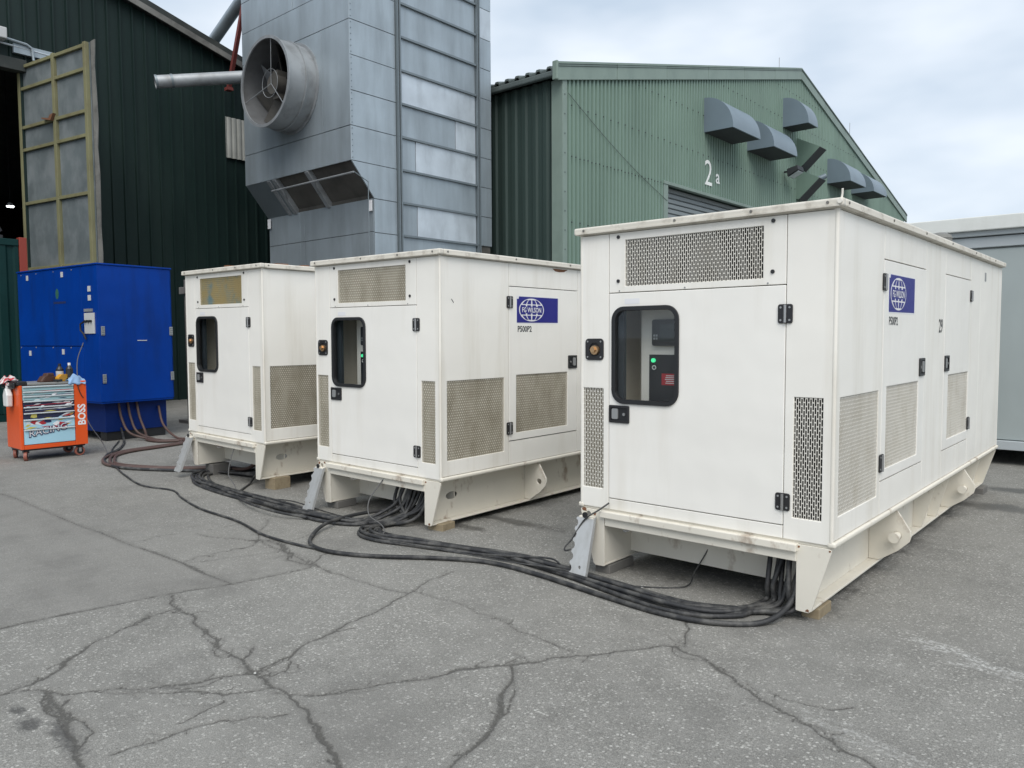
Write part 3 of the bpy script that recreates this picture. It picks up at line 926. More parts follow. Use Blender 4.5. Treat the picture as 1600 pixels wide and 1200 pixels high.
def tower():
    rt = empty('drying_tower', (TX, TY, 0), label='tall grey galvanised tower of bolted panels with a round fan', cat='tower')
    L = -4.12                               # left edge of the front, from the corner
    D = 4.27
    rg = random.Random(3)
    top = 11.8
    core = MB()
    core.box(L + 0.03, -0.03, 0.62, D - 0.03, 0.0, 4.5)
    core.box(L + 0.03, -0.03, 0.05, D - 0.03, 5.32, top)
    core.prism([(0.62, 4.4), (D - 0.03, 4.4), (D - 0.03, 5.4), (0.62, 5.4)], lambda a, b, t: (t, a, b), L + 0.03, -0.03)
    core.build('carcass', 'dark_metal', rt)

    def rp(y0, y1, z0, z1, mat, lift=0.0, poly=None):        # a panel on the right-hand face
        g = 0.006
        p = poly or rect(y0 + g, y1 - g, z0 + g, z1 - g)
        MB().prism(p, lambda a, b, t: (t, a, b), -0.03, 0.0 + lift).build('panel', mat, rt, bevel=0.004)

    def fp(x0, x1, z0, z1, mat, y=0.0, lift=0.0):            # a panel on the front
        g = 0.006
        MB().prism(rect(x0 + g, x1 - g, z0 + g, z1 - g), lambda a, b, t: (a, y - t, b), -0.03, lift).build('panel', mat, rt, bevel=0.004)
    G, GN = 'galvanised', 'galvanised_new'
    for k in range(len(ZS) - 1):
        z0, z1 = ZS[k], ZS[k + 1]
        if z0 > top:
            break
        lf = rg.uniform(0, 0.004)
        # narrow column by the corner
        if z0 > 5.2:
            rp(0, 1.22, z0, z1, G, lf)
        elif z1 > 5.2:
            rp(0, 0, 0, 0, G, lf, [(0.008, z1 - 0.006), (0.585, z0 + 0.006), (1.214, z0 + 0.006), (1.214, z1 - 0.006)])
        else:
            rp(0.58, 1.22, z0, z1, G, lf)
        # broad column between the rails
        if abs(z0 - 5.267) < 0.05:
            rp(1.31, 1.77, z0, z1, G)
            rp(1.77, 3.71, z0, z1, GN, 0.006)
        elif abs(z0 - 3.845) < 0.05:
            rp(1.31, 1.80, z0, z1, G)
            rp(1.80, 3.71, z0, z1, GN, 0.006)
        elif abs(z0 - 5.978) < 0.05:
            rp(1.31, 3.03, z0, z1, G)
            rp(3.03, 3.71, z0, z1, GN, 0.006)
        elif abs(z0 - 6.689) < 0.05:
            rp(1.31, 3.71, z0, z1, GN)
        else:
            rp(1.31, 3.71, z0, z1, G)
        MB().box(-0.01, 0.055, 1.33, 3.70, z0 - 0.022, z0 + 0.022).build('ledge', 'rail_metal', rt)
        if z0 > 3.8:
            rp(3.80, 4.28, z0, z1, GN if k == 13 else G, lf)
        # bolts along the front corner
        for j in range(6):
            zb = z0 + 0.06 + j * 0.118
            if zb > 5.3 and zb < 10.5:
                MB().cyl((0.0, 0.035, zb), (0.012, 0.035, zb), 0.011, 6).build('bolt', 'rail_metal', rt)
    for y in (1.22, 3.71):
        m = MB()
        m.box(-0.02, 0.075, y + 0.005, y + 0.035, 0, top)
        m.box(-0.02, 0.095, y + 0.052, y + 0.085, 0, top)
        m.box(-0.02, 0.02, y + 0.035, y + 0.052, 0, top)
        m.build('rail', 'rail_metal', rt)
    # front
    fp(L, 0, 5.267, 5.978, G)
    fp(L, -0.95, 5.978, 8.111, G)
    fp(-0.95, 0, 5.978, 8.111, G, 0, 0.004)
    fp(L, 0, 8.111, 8.822, G, 0, 0.003)
    fp(L, -2.0, 8.822, 9.533, G)
    fp(-2.0, 0, 8.822, 9.533, G)
    fp(L, 0, 9.533, 10.5, G)
    fp(L, 0, 10.5, top, G)
    # lower, set back front
    for z0, z1 in ((0, 1.2), (1.2, 2.45), (2.45, 3.87), (3.87, 4.575)):
        fp(L + 0.05, -2.75, z0, z1, G, 0.585)
        fp(-2.75, -2.55, z0, z1, G, 0.585, 0.004)
        fp(-2.55, -0.03, z0, z1, G, 0.585)
    for k in range(len(ZS) - 1):                              # the side turned away
        if ZS[k] > 0 and ZS[k] < top:
            MB().prism(rect(0.62 if ZS[k] < 5.2 else 0.04, D - 0.01, ZS[k] + 0.006, ZS[k + 1] - 0.006), lambda a, b, t: (L - t, a, b), -0.03, 0.0).build('panel', G, rt)
    # sloping soffit between the two
    def so(a, b, t):
        d = Vector((0, 0.58, -0.711)).normalized()
        n = Vector((0, -0.711, -0.58)).normalized()
        p = Vector((a, 0.01, 5.262)) + d * b + n * t
        return tuple(p)
    MB().prism(rect(L + 0.02, -3.0, 0, 0.91), so, -0.03, 0.0).build('soffit_panel', 'rail_metal', rt)
    MB().prism(rect(-2.98, -1.6, 0, 0.91), so, -0.12, -0.09).build('soffit_panel', 'dark_metal', rt)
    MB().prism(rect(-1.58, -0.03, 0, 0.91), so, -0.12, -0.09).build('soffit_panel', 'dark_metal', rt)
    for x in (L + 1.0, -2.9, -1.6):
        MB().prism(rect(x - 0.06, x + 0.06, 0, 0.91), so, -0.09, 0.03).build('soffit_bar', 'galvanised_worn', rt)
    m = MB()
    m.cyl((-2.95, -0.02, 5.0), (0.05, 0.02, 5.02), 0.02, 8)
    for x in (-2.5, -1.3):
        m.cyl((x, 0.0, 5.0), (x - 0.25, 0.25, 4.82), 0.016, 6)
    m.build('damper_rod', 'galvanised_worn', rt)
    m = MB()
    m.tube([(0.06, 0.02, 5.02), (0.10, 0.35, 4.86), (0.08, 0.36, 4.3), (0.08, 0.36, 3.0), (0.08, 0.36, 1.0)], 0.011, 6)
    m.build('pull_cable', 'rail_metal', rt)
    for x in (-0.09, L + 0.12):
        MB().box(x - 0.06, x + 0.06, 0.535, 0.55, 4.30, 4.53).build('notice_plate', 'sticker_white', rt)
    # round fan in its cowl
    fx, fz, rr = -2.03, 7.11, 0.92
    fan = MB()
    n = 48
    fan.cyl((fx, -0.70, fz), (fx, 0.0, fz), rr, n, rr, caps=False)
    cw = fan.build('fan_cowl', 'galvanised_worn', rt, smooth=True, fix=False)

    def ring(name, y0, y1, r0, r1, mat):
        MB().prism(ellipse(fx, fz, r1, r1, n), lambda a, b, t: (a, t, b), y0, y1, holes=[ellipse(fx, fz, r0, r0, n)]).build(name, mat, cw)
    MB().cyl((fx, -0.695, fz), (fx, 0.0, fz), rr - 0.02, n, caps=False).build('cowl_lining', 'dark_lining', cw, smooth=True, fix=False)
    ring('rim', -0.72, -0.69, rr - 0.03, rr + 0.035, 'galvanised_worn')
    ring('flange', -0.30, -0.27, rr, rr + 0.035, 'galvanised_worn')
    ring('flange', -0.03, 0.0, rr, rr + 0.06, 'galvanised_worn')
    MB().cyl((fx, -0.02, fz), (fx, -0.012, fz), rr - 0.03, n).build('throat', 'dark_inside', cw)
    MB().cyl((fx, -0.52, fz), (fx, -0.08, fz), 0.21, 20).build('motor', 'dark_metal', cw, smooth=True)
    MB().box(fx - 0.10, fx + 0.10, -0.45, -0.2, fz - 0.30, fz + 0.30).build('motor_mount', 'dark_metal', cw)
    for k in range(8):
        a = 2 * math.pi * k / 8 + 0.3
        ca, sa = math.cos(a), math.sin(a)

        def bl(r, wv, t):
            return (fx + r * ca - wv * sa, -0.22 + wv * 0.75 + t, fz + r * sa + wv * ca)
        MB().prism([(0.17, -0.08), (rr - 0.06, -0.22), (rr - 0.05, 0.20), (0.17, 0.10)], bl, 0, 0.02).build('blade', 'galvanised_worn' if k in (0, 3) else 'dark_metal', cw)
    for k in range(3):
        a = 2 * math.pi * k / 3 + 1.35
        ca, sa = math.cos(a), math.sin(a)
        MB().cyl((fx, -0.55, fz), (fx + (rr - 0.02) * ca, -0.66, fz + (rr - 0.02) * sa), 0.008, 6).build('guard_rod', 'galvanised_worn', cw)
    for r in (0.30,):
        m = MB()
        m.tube([(fx + r * math.cos(2 * math.pi * i / 32), -0.58, fz + r * math.sin(2 * math.pi * i / 32)) for i in range(33)], 0.006, 5, caps=False)
        m.build('guard_ring', 'galvanised_worn', cw)
    return rt


tower()
p = empty('grain_spout', (-17.2, 10.4, 7.95), label='horizontal grey pipe with an open end sticking out beside the fan', cat='pipe')
m = MB()
a_, b_ = Vector((0, 0, 0.02)), Vector((-0.83, -2.1, -0.44))
m.cyl(a_, b_, 0.145, 24, caps=False)
m.cyl(a_, b_, 0.132, 24, caps=False)
m.build('tube', 'galvanised_worn', p, smooth=True, fix=False)
d_ = (b_ - a_).normalized()
for q in (0.0, 0.34):
    MB().cyl(b_ - d_ * (q + 0.05), b_ - d_ * q, 0.16, 24, caps=False).build('collar', 'rail_metal', p, smooth=True, fix=False)
p = empty('roof_spout', (-17.3, 11.0, 11.1), label='slanting grey pipe running from the tower down to the dark roof', cat='pipe')
m = MB()
m.cyl((0, 0, 0), (-4.6, 0, -2.02), 0.15, 20)
m.build('tube', 'galvanised', p, smooth=True)
MB().cyl((-0.05, 0, 0), (-0.12, 0, -0.05), 0.19, 20).build('collar', 'rail_metal', p, smooth=True)
p = empty('red_brace', (-18.6, 11.0, 10.6), label='slanting red steel brace between the tower and the dark shed', cat='brace')
MB().bar((0, 0, 0), (-0.98, 0, -2.27), 0.10, 0.10).build('strut', 'red_oxide', p, bevel=0.006)
MB().box(-1.07, -0.89, -0.08, 0.08, -2.33, -2.25).build('foot_plate', 'red_oxide', p)
MB().box(-0.15, 1.42, -0.10, 0.10, -0.02, 0.14).build('head_plate', 'red_oxide', p)


# ------------------------------------------------------------------ dark green workshop with the big door
BX = -20.0
BRY, BRZ, BSL = 2.0, 11.77, 0.282


def btop(y):
    return BRZ - BSL * abs(y - BRY)


def workshop():
    rt = empty('green_workshop', (BX, 6.2, 0), label='dark green ribbed workshop with a tall open doorway', cat='workshop')
    oy = 6.2

    def gw(u, z, d):
        return (d, u - oy, z)
    pf = profile(0.30, [(0, 0), (0.78, 0), (0.83, 0.055), (0.95, 0.055)])
    y0, y1 = -10.0, 14.0
    u = y0
    i = 0
    while u < y1 - 0.01:
        v = min(u + 0.9, y1)
        segs = []
        if v <= -1.9 or u >= 6.15:
            segs = [(u, v, 0.0)]
        else:
            a, b = u, v
            if u < -1.9:
                segs.append((u, -1.9, 0.0))
                a = -1.9
            if v > 6.15:
                segs.append((6.15, v, 0.0))
                b = 6.15
            segs.append((a, b, 7.86))
        for a, b, lo in segs:
            if b - a > 0.02:
                sheet(a, b, lo, lambda q: btop(q), pf, gw, 0.0025 * (i % 2)).build('cladding_sheet', 'green_dark', rt, fix=False)
        u = v
        i += 1
    for s in (-1, 1):
        m = MB()
        e = BRY + s * 12.3
        pts = [(BRY, BRZ + 0.02), (e, btop(e) + 0.02), (e, btop(e) + 0.27), (BRY, BRZ + 0.27)]
        m.prism(pts, lambda a, b, t: (t, a - oy, b), -26, 0.22)
        m.build('roof_slope', 'green_trim_dark', rt)
        m = MB()
        pts = [(BRY, BRZ - 0.05), (e, btop(e) - 0.05), (e, btop(e) + 0.10), (BRY, BRZ + 0.10)]
        m.prism(pts, lambda a, b, t: (t, a - oy, b), 0.225, 0.265)
        m.build('barge_board', 'barge', rt)
    m = MB()
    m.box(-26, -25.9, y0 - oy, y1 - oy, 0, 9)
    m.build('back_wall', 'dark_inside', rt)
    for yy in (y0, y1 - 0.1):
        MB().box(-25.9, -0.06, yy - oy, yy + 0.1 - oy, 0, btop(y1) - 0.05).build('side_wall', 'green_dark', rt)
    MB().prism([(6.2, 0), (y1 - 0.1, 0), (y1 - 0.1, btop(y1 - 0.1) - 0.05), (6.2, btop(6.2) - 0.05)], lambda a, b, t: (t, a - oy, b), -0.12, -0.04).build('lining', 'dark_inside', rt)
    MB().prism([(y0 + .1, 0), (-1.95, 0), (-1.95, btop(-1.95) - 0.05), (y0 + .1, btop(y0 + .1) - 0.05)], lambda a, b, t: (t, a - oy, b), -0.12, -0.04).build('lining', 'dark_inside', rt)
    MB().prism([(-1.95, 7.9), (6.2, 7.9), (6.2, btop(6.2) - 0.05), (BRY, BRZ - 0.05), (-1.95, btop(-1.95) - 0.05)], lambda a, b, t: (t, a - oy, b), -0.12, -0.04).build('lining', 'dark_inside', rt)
    MB().box(-0.10, 0.16, -2.0 - oy, 6.25 - oy, 7.62, 7.88).build('door_head', 'green_trim_dark', rt, bevel=0.01)
    # the open door: steel frame with sheet panels, swung outwards
    th = R(9.6)
    ca, sa = math.cos(th), math.sin(th)
    H = 7.80

    def lf(a, b, t):                      # a along the leaf, b height, t towards the camera side
        return (a * ca + t * sa, a * sa - t * ca, b)
    door = MB()
    door.prism(rect(-0.10, 2.62, 0.12, H), lf, -0.05, -0.03)
    dr = door.build('door', 'leaf_panel', rt)
    cols = ((-0.06, 1.28), (1.38, 2.50))
    rows = [0.2, 1.75, 3.22, 4.70, 5.90, 6.40, 7.26, 7.74]
    for c0, c1 in cols:
        for r0, r1 in zip(rows[:-1], rows[1:]):
            MB().prism(rect(c0 + 0.01, c1 - 0.01, r0 + 0.04, r1 - 0.04), lf, -0.03, -0.012).build('door_panel', 'leaf_panel', dr)
    for a in (-0.08, 1.33, 2.55):
        MB().prism(rect(a - 0.05, a + 0.05, 0.12, H), lf, -0.03, 0.055).build('door_stile', 'leaf_frame', dr, bevel=0.006)
    for r in rows:
        MB().prism(rect(-0.03, 1.28, r - 0.035, r + 0.035), lf, -0.03, 0.045).build('door_rail', 'leaf_frame', dr, bevel=0.006)
        MB().prism(rect(1.38, 2.50, r - 0.035, r + 0.035), lf, -0.03, 0.045).build('door_rail', 'leaf_frame', dr, bevel=0.006)
    # ragged outer sheet standing past the frame
    edge = [(2.62, 0.12)] + [(2.74 + 0.035 * math.sin(k * 2.3) + 0.02 * (k % 3), 0.12 + k * 0.55) for k in range(14)] + [(2.77, H + 0.04), (2.62, H + 0.02)]
    MB().prism(edge, lf, -0.075, -0.055).build('door_skin', 'barge', dr)
    m = MB()
    m.prism([(0.95, 6.44), (1.30, 6.36), (1.40, 6.50), (1.28, 6.48), (1.22, 6.42), (0.95, 6.47)], lf, 0.05, 0.12)
    m.build('latch', 'rust', dr)
    # conduit and bulkhead lamp above the doorway
    m = MB()
    m.tube([(0.2, -2.4, 8.34), (0.2, -0.6, 8.27), (0.2, 0.05, 8.22), (0.2, 0.16, 8.16), (0.2, 0.18, 7.9)], 0.03, 8)
    m.build('conduit', 'galvanised', rt, smooth=True)
    m = MB()
    m.tube([(0.15, -2.4, 8.24), (0.15, -0.5, 8.15), (0.15, 0.1, 8.13), (0.15, 0.72, 8.10)], 0.022, 8)
    m.build('conduit', 'galvanised_new', rt, smooth=True)
    MB().box(0.06, 0.16, -0.2, 0.75, 8.0, 8.2).build('cable_tray', 'galvanised', rt)
    m = MB()
    m.box(0.06, 0.4, -1.3, -0.38, 8.18, 8.42)
    m.build('lamp_box', 'grey_plate', rt, bevel=0.02)
    # loose pale sheet fixed on the wall by the tower
    pa = profile(0.15, [(0, 0), (0.25, 0.03), (0.5, 0.035), (0.75, 0.03)])
    sheet(11.05, 11.75, 6.57, lambda q: 7.67, pa, gw, 0.06).build('patch_sheet', 'asbestos', rt, fix=False)
    return rt


workshop()
il = empty('hanging_lamp', (-26.0, 7.6, 5.52), label='small lit lamp hanging in the dark workshop', cat='lamp')
MB().cyl((0, 0, 0), (0, 0, 0.10), 0.12, 16, 0.05).build('shade', 'grey_plate', il)
MB().cyl((0, 0, -0.03), (0, 0, 0), 0.09, 16).build('diffuser', 'lamp_white', il)
MB().cyl((0, 0, 0.1), (0, 0, 5.0), 0.01, 6).build('cord', 'rubber', il)

gc = empty('green_container', (-17.4, 3.6, 0), label='dark green steel container at the doorway, mostly cut off by the picture edge', cat='container')
m = sheet(-3.0, 1.585, 0.15, lambda q: 3.45, profile(0.28, [(0, 0), (0.3, 0), (0.42, 0.03), (0.86, 0.03)]), lambda u, z, d: (d, u, z))
m.build('side_sheet', 'container_green', gc, fix=False)
MB().box(-2.2, -0.02, -3.0, 1.57, 0.12, 3.44).build('carcass', 'container_green', gc)
MB().box(-2.25, 0.05, -3.0, 1.59, 3.45, 3.58).build('top_rail', 'container_green', gc, bevel=0.01)
MB().box(-0.1, 0.06, 1.592, 1.73, 0.0, 3.62).build('corner_post', 'container_red', gc, bevel=0.01)
MB().box(-2.25, 0.05, -3.0, 1.585, 0.0, 0.14).build('bottom_rail', 'container_green', gc)
sc_ = MB()
rg = random.Random(5)
for k in range(9):
    x, y = rg.uniform(-0.5, -0.1), rg.uniform(0.1, 1.3)
    s = rg.uniform(0.06, 0.2)
    sc_.bar((x, y - s, rg.uniform(0.08, 0.12)), (x + rg.uniform(-.1, .1), y + s, rg.uniform(0.10, 0.26)), rg.uniform(.08, .2), rg.uniform(.06, .14))
sc_.box(-0.6, -0.05, 0.0, 1.35, 0.0, 0.07)
tag(sc_.build('scrap_bundle', 'scrap', loc=(-17.4, 3.6, 3.582)), 'dark metal scrap lying on top of the green container', 'scrap')


# ------------------------------------------------------------------ pale cabin beyond the nearest set
def cabin():
    rt = empty('pale_cabin', (-2.8, 11.0, 0), label='pale grey site cabin standing behind the nearest generator', cat='cabin')
    L, D = 7.0, 3.0
    MB().box(0.02, L, 0.06, D, 0.30, 2.75).build('carcass', 'cabin_wall', rt)
    for x in (0.02, 3.52):
        MB().box(x, x + 3.494, 0.02, 0.06, 0.31, 2.64).build('wall_panel', 'cabin_wall', rt, bevel=0.004)
    MB().box(0.0, L, -0.01, 0.10, 2.66, 2.79).build('fascia', 'cabin_rail', rt, bevel=0.008)
    MB().box(-0.02, L, -0.06, 0.10, 2.80, 2.87).build('fascia', 'cabin_rail', rt, bevel=0.01)
    MB().prism([(-0.10, 2.88), (0.10, 2.88), (0.30, 3.04), (D, 3.05), (D, 2.88), (0.1, 2.878), (-0.10, 2.878)][0:5], lambda a, b, t: (t, a, b), -0.04, L).build('roof', 'cabin_trim', rt)
    MB().box(-0.04, L, -0.12, -0.08, 2.86, 3.03).build('roof_trim', 'cabin_trim', rt, bevel=0.012)
    MB().box(0.0, L, -0.03, 0.12, 0.19, 0.30).build('bottom_rail', 'cabin_rail', rt, bevel=0.006)
    MB().box(0.1, L, 0.5, D, 0.17, 0.29).build('floor_frame', 'dark_inside', rt)
    for k in range(4):
        MB().box(0.15 + 2.2 * k, 0.45 + 2.2 * k, 0.6, D - 0.1, 0.0, 0.17).build('support_pad', 'asbestos', rt)
    return rt


cabin()


# ------------------------------------------------------------------ the generator sets
GW, GL = 1.668, 4.87


def fr_(a, b, t):
    return (a, -t, b)


def sd_(a, b, t):
    return (GW + t, a, b)


def lf_(a, b, t):
    return (-t, a, b)


def bk_(a, b, t):
    return (a, GL + t, b)


def grille(a0, a1, b0, b1, fn, name, parent):
    """A sheet punched with rows of upright slots, every other column half a step lower."""
    mb = MB()
    px, py, br = 0.0128, 0.0430, 0.0068
    n = max(3, round((a1 - a0) / px))
    px = (a1 - a0) / n
    sw = px * 0.28
    t0, t1 = -0.0072, -0.005

    def b5(x0, x1, y0, y1, ends=False):
        P = [fn(x, y, t) for t in (t1, t0) for x, y in ((x0, y0), (x1, y0), (x1, y1), (x0, y1))]
        f = [(0, 1, 2, 3)]
        f += [(0, 4, 5, 1), (2, 6, 7, 3)] if ends else [(1, 5, 6, 2), (3, 7, 4, 0)]
        mb.add(P, f)
    for j in range(n + 1):
        x = a0 + j * px
        b5(x - sw / 2, x + sw / 2, b0, b1)
    for j in range(n):
        x = a0 + j * px
        y = b0 - (py / 2 if j % 2 else 0)
        while y < b1 + br:
            y0, y1 = max(b0, y - br / 2), min(b1, y + br / 2)
            if y1 > y0 + 1e-4:
                b5(x + sw / 2, x + px - sw / 2, y0, y1, True)
            y += py
    return mb.build(name, 'grille_paint', parent, fix=False)


def plate_with(fn, outer, holes, name, mat, parent, t0=-0.025, t1=0.0, bevel=0.003):
    return MB().prism(outer, fn, t0, t1, holes=holes).build(name, mat, parent, bevel=bevel)


def hinge(fn, a0, a1, b0, b1, parent):
    h = MB().prism(rrect(a0, a1, b0, b1, 0.012, 3), fn, 0.0, 0.009).build('hinge', 'black_plastic', parent, bevel=0.002)
    c = (a0 + a1) / 2
    m = MB()
    m.cyl(fn(c, b0 + 0.004, 0.012), fn(c, b1 - 0.004, 0.012), 0.009, 10)
    m.build('hinge_pin', 'steel', h, smooth=True)
    for a in (a0 + 0.016, a1 - 0.016):
        for b in (b0 + 0.018, b1 - 0.018):
            MB().cyl(fn(a, b, 0.009), fn(a, b, 0.0115), 0.006, 8).build('screw', 'hinge_metal', h)


def handle(fn, a0, a1, b0, b1, parent, flip=False):
    h = MB().prism(rrect(a0, a1, b0, b1, 0.008, 3), fn, 0.0, 0.011, holes=[rect(a0 + 0.014, a1 - 0.014, b0 + 0.016, b1 - 0.016)]).build('handle', 'black_plastic', parent, bevel=0.002)
    MB().prism(rect(a0 + 0.01, a1 - 0.01, b0 + 0.012, b1 - 0.012), fn, -0.02, 0.002).build('recess', 'rubber', h)
    w_ = a1 - a0
    l, r = (a0 + 0.55 * w_, a1 - 0.022) if flip else (a0 + 0.022, a0 + 0.45 * w_)
    MB().prism(rrect(l, r, b0 + 0.024, b1 - 0.022, 0.008, 3), fn, 0.002, 0.012).build('paddle', 'hinge_metal', h, bevel=0.002)
    k = a0 + 0.28 * w_ if flip else a0 + 0.74 * w_
    MB().cyl(fn(k, (b0 + b1) / 2, 0.001), fn(k, (b0 + b1) / 2, 0.009), 0.010, 12).build('key_lock', 'steel', h)


def globe_sticker(parent):
    a0, a1, b0, b1 = 0.945, 1.545, 1.735, 1.968
    s = MB().prism(rect(a0 - 0.008, a1 + 0.012, b0 - 0.008, b1 + 0.006), sd_, 0.0006, 0.0016).build('logo_sticker', 'sticker_white', parent)
    MB().prism([(a0, b0), (a1, b0 + 0.004), (a1, b1), (a0 + 0.03, b1), (a0 + 0.024, b1 - 0.022), (a0, b1 - 0.022)], sd_, 0.0016, 0.0026).build('blue_field', 'sticker_blue', s)
    cx, cy, rx, ry = 1.152, 1.851, 0.178, 0.103
    MB().prism(ellipse(cx, cy, rx, ry, 40), sd_, 0.0026, 0.0034).build('globe', 'sticker_white', s)
    for y0, y1, ks in ((0.50, 0.86, ((-.84, -.52), (-.42, -.07), (.07, .42), (.52, .84))), (-0.86, -0.50, ((-.84, -.52), (-.42, -.07), (.07, .42), (.52, .84))),
                       (-0.30, 0.30, ((-.93, .93),))):
        for k0, k1 in ks:
            ys = [y0 + (y1 - y0) * i / 5 for i in range(6)]
            poly = [(cx + rx * k1 * math.sqrt(1 - y * y), cy + ry * y) for y in ys] + [(cx + rx * k0 * math.sqrt(1 - y * y), cy + ry * y) for y in ys[::-1]]
            MB().prism(poly, sd_, 0.0034, 0.0042).build('globe_field', 'sticker_blue', s)
    for k in (-0.45, 0, 0.45):
        for sg in (1, -1):
            MB().prism(rect(cx + rx * k - 0.006, cx + rx * k + 0.006, cy + sg * ry * 0.40 - 0.011, cy + sg * ry * 0.40 + 0.011), sd_, 0.0034, 0.0046).build('globe_line', 'sticker_white', s)
    for k in ((-.93, -.52), (-.38, -.07), (.07, .38), (.52, .93)):
        for sg in (1, -1):
            MB().prism(rect(cx + rx * k[0] * .93, cx + rx * k[1] * .93, cy + sg * ry * 0.355 - 0.006, cy + sg * ry * 0.355 + 0.006), sd_, 0.0034, 0.0042).build('globe_field', 'sticker_blue', s)
    t = lettering('maker_name', 'FG WILSON', 0.062, 'sticker_white', lambda a, b, t: sd_(cx + a, cy - 0.021 + b, 0.0044 + t), s, xscale=0.84, bold=0.0012, align='CENTER', depth=0.0004)
    lettering('model_code', 'P500P2', 0.072, 'dark_print', lambda a, b, t: sd_(0.955 + a, 1.655 + b, t), parent, xscale=0.92, bold=0.0022)


def side_beam(parent, mir):
    def X(x):
        return GW - x if mir else x

    def bx(nm, x0, x1, y0, y1, z0, z1, bev=0.0):
        a, b = sorted((X(x0), X(x1)))
        return MB().box(a, b, y0, y1, z0, z1).build(nm, 'frame_paint', parent, bevel=bev)
    hole = ellipse(0.30, 0.265, 0.07, 0.033, 16)
    MB().prism(rect(0.014, GL - 0.014, 0.078, 0.437), lambda a, b, t: (X(1.478 + t), a, b), 0.0, 0.011, holes=[hole]).build('beam_web', 'frame_paint', parent)
    bx('bottom_flange', 1.474, 1.556, 0.014, GL - 0.014, 0.064, 0.077, 0.003)
    for y in (0.0, GL - 0.013):
        pl = [(X(a), b) for a, b in ((1.474, 0.064), (1.480, 0.062), (1.545, 0.060), (1.560, 0.072), (1.662, 0.412), (1.664, 0.428), (1.650, 0.436), (1.474, 0.436))]
        MB().prism(pl, lambda a, b, t, y=y: (a, y + t, b), 0.0, 0.013, holes=[ellipse(X(1.60), 0.40, 0.02, 0.02, 10)] if (mir and y == 0) else []).build('end_plate', 'frame_paint', parent, bevel=0.004)
    for y in (1.27, 3.35):
        pl = [(X(a), b) for a, b in ((1.49, 0.436), (1.665, 0.430), (1.748, 0.300), (1.752, 0.265), (1.742, 0.228), (1.675, 0.160), (1.56, 0.079), (1.49, 0.079))]
        MB().prism(pl, lambda a, b, t, y=y: (a, y + t, b), 0.0, 0.018, holes=[ellipse(X(1.668), 0.262, 0.027, 0.027, 14)]).build('lifting_lug', 'frame_paint', parent, bevel=0.003)
    for y in (2.42, 2.9, 4.2):
        pl = [(X(a), b) for a, b in ((1.49, 0.436), (1.648, 0.436), (1.553, 0.079), (1.49, 0.079))]
        MB().prism(pl, lambda a, b, t, y=y: (a, y + t, b), 0.0, 0.010).build('gusset', 'frame_paint', parent, bevel=0.002)


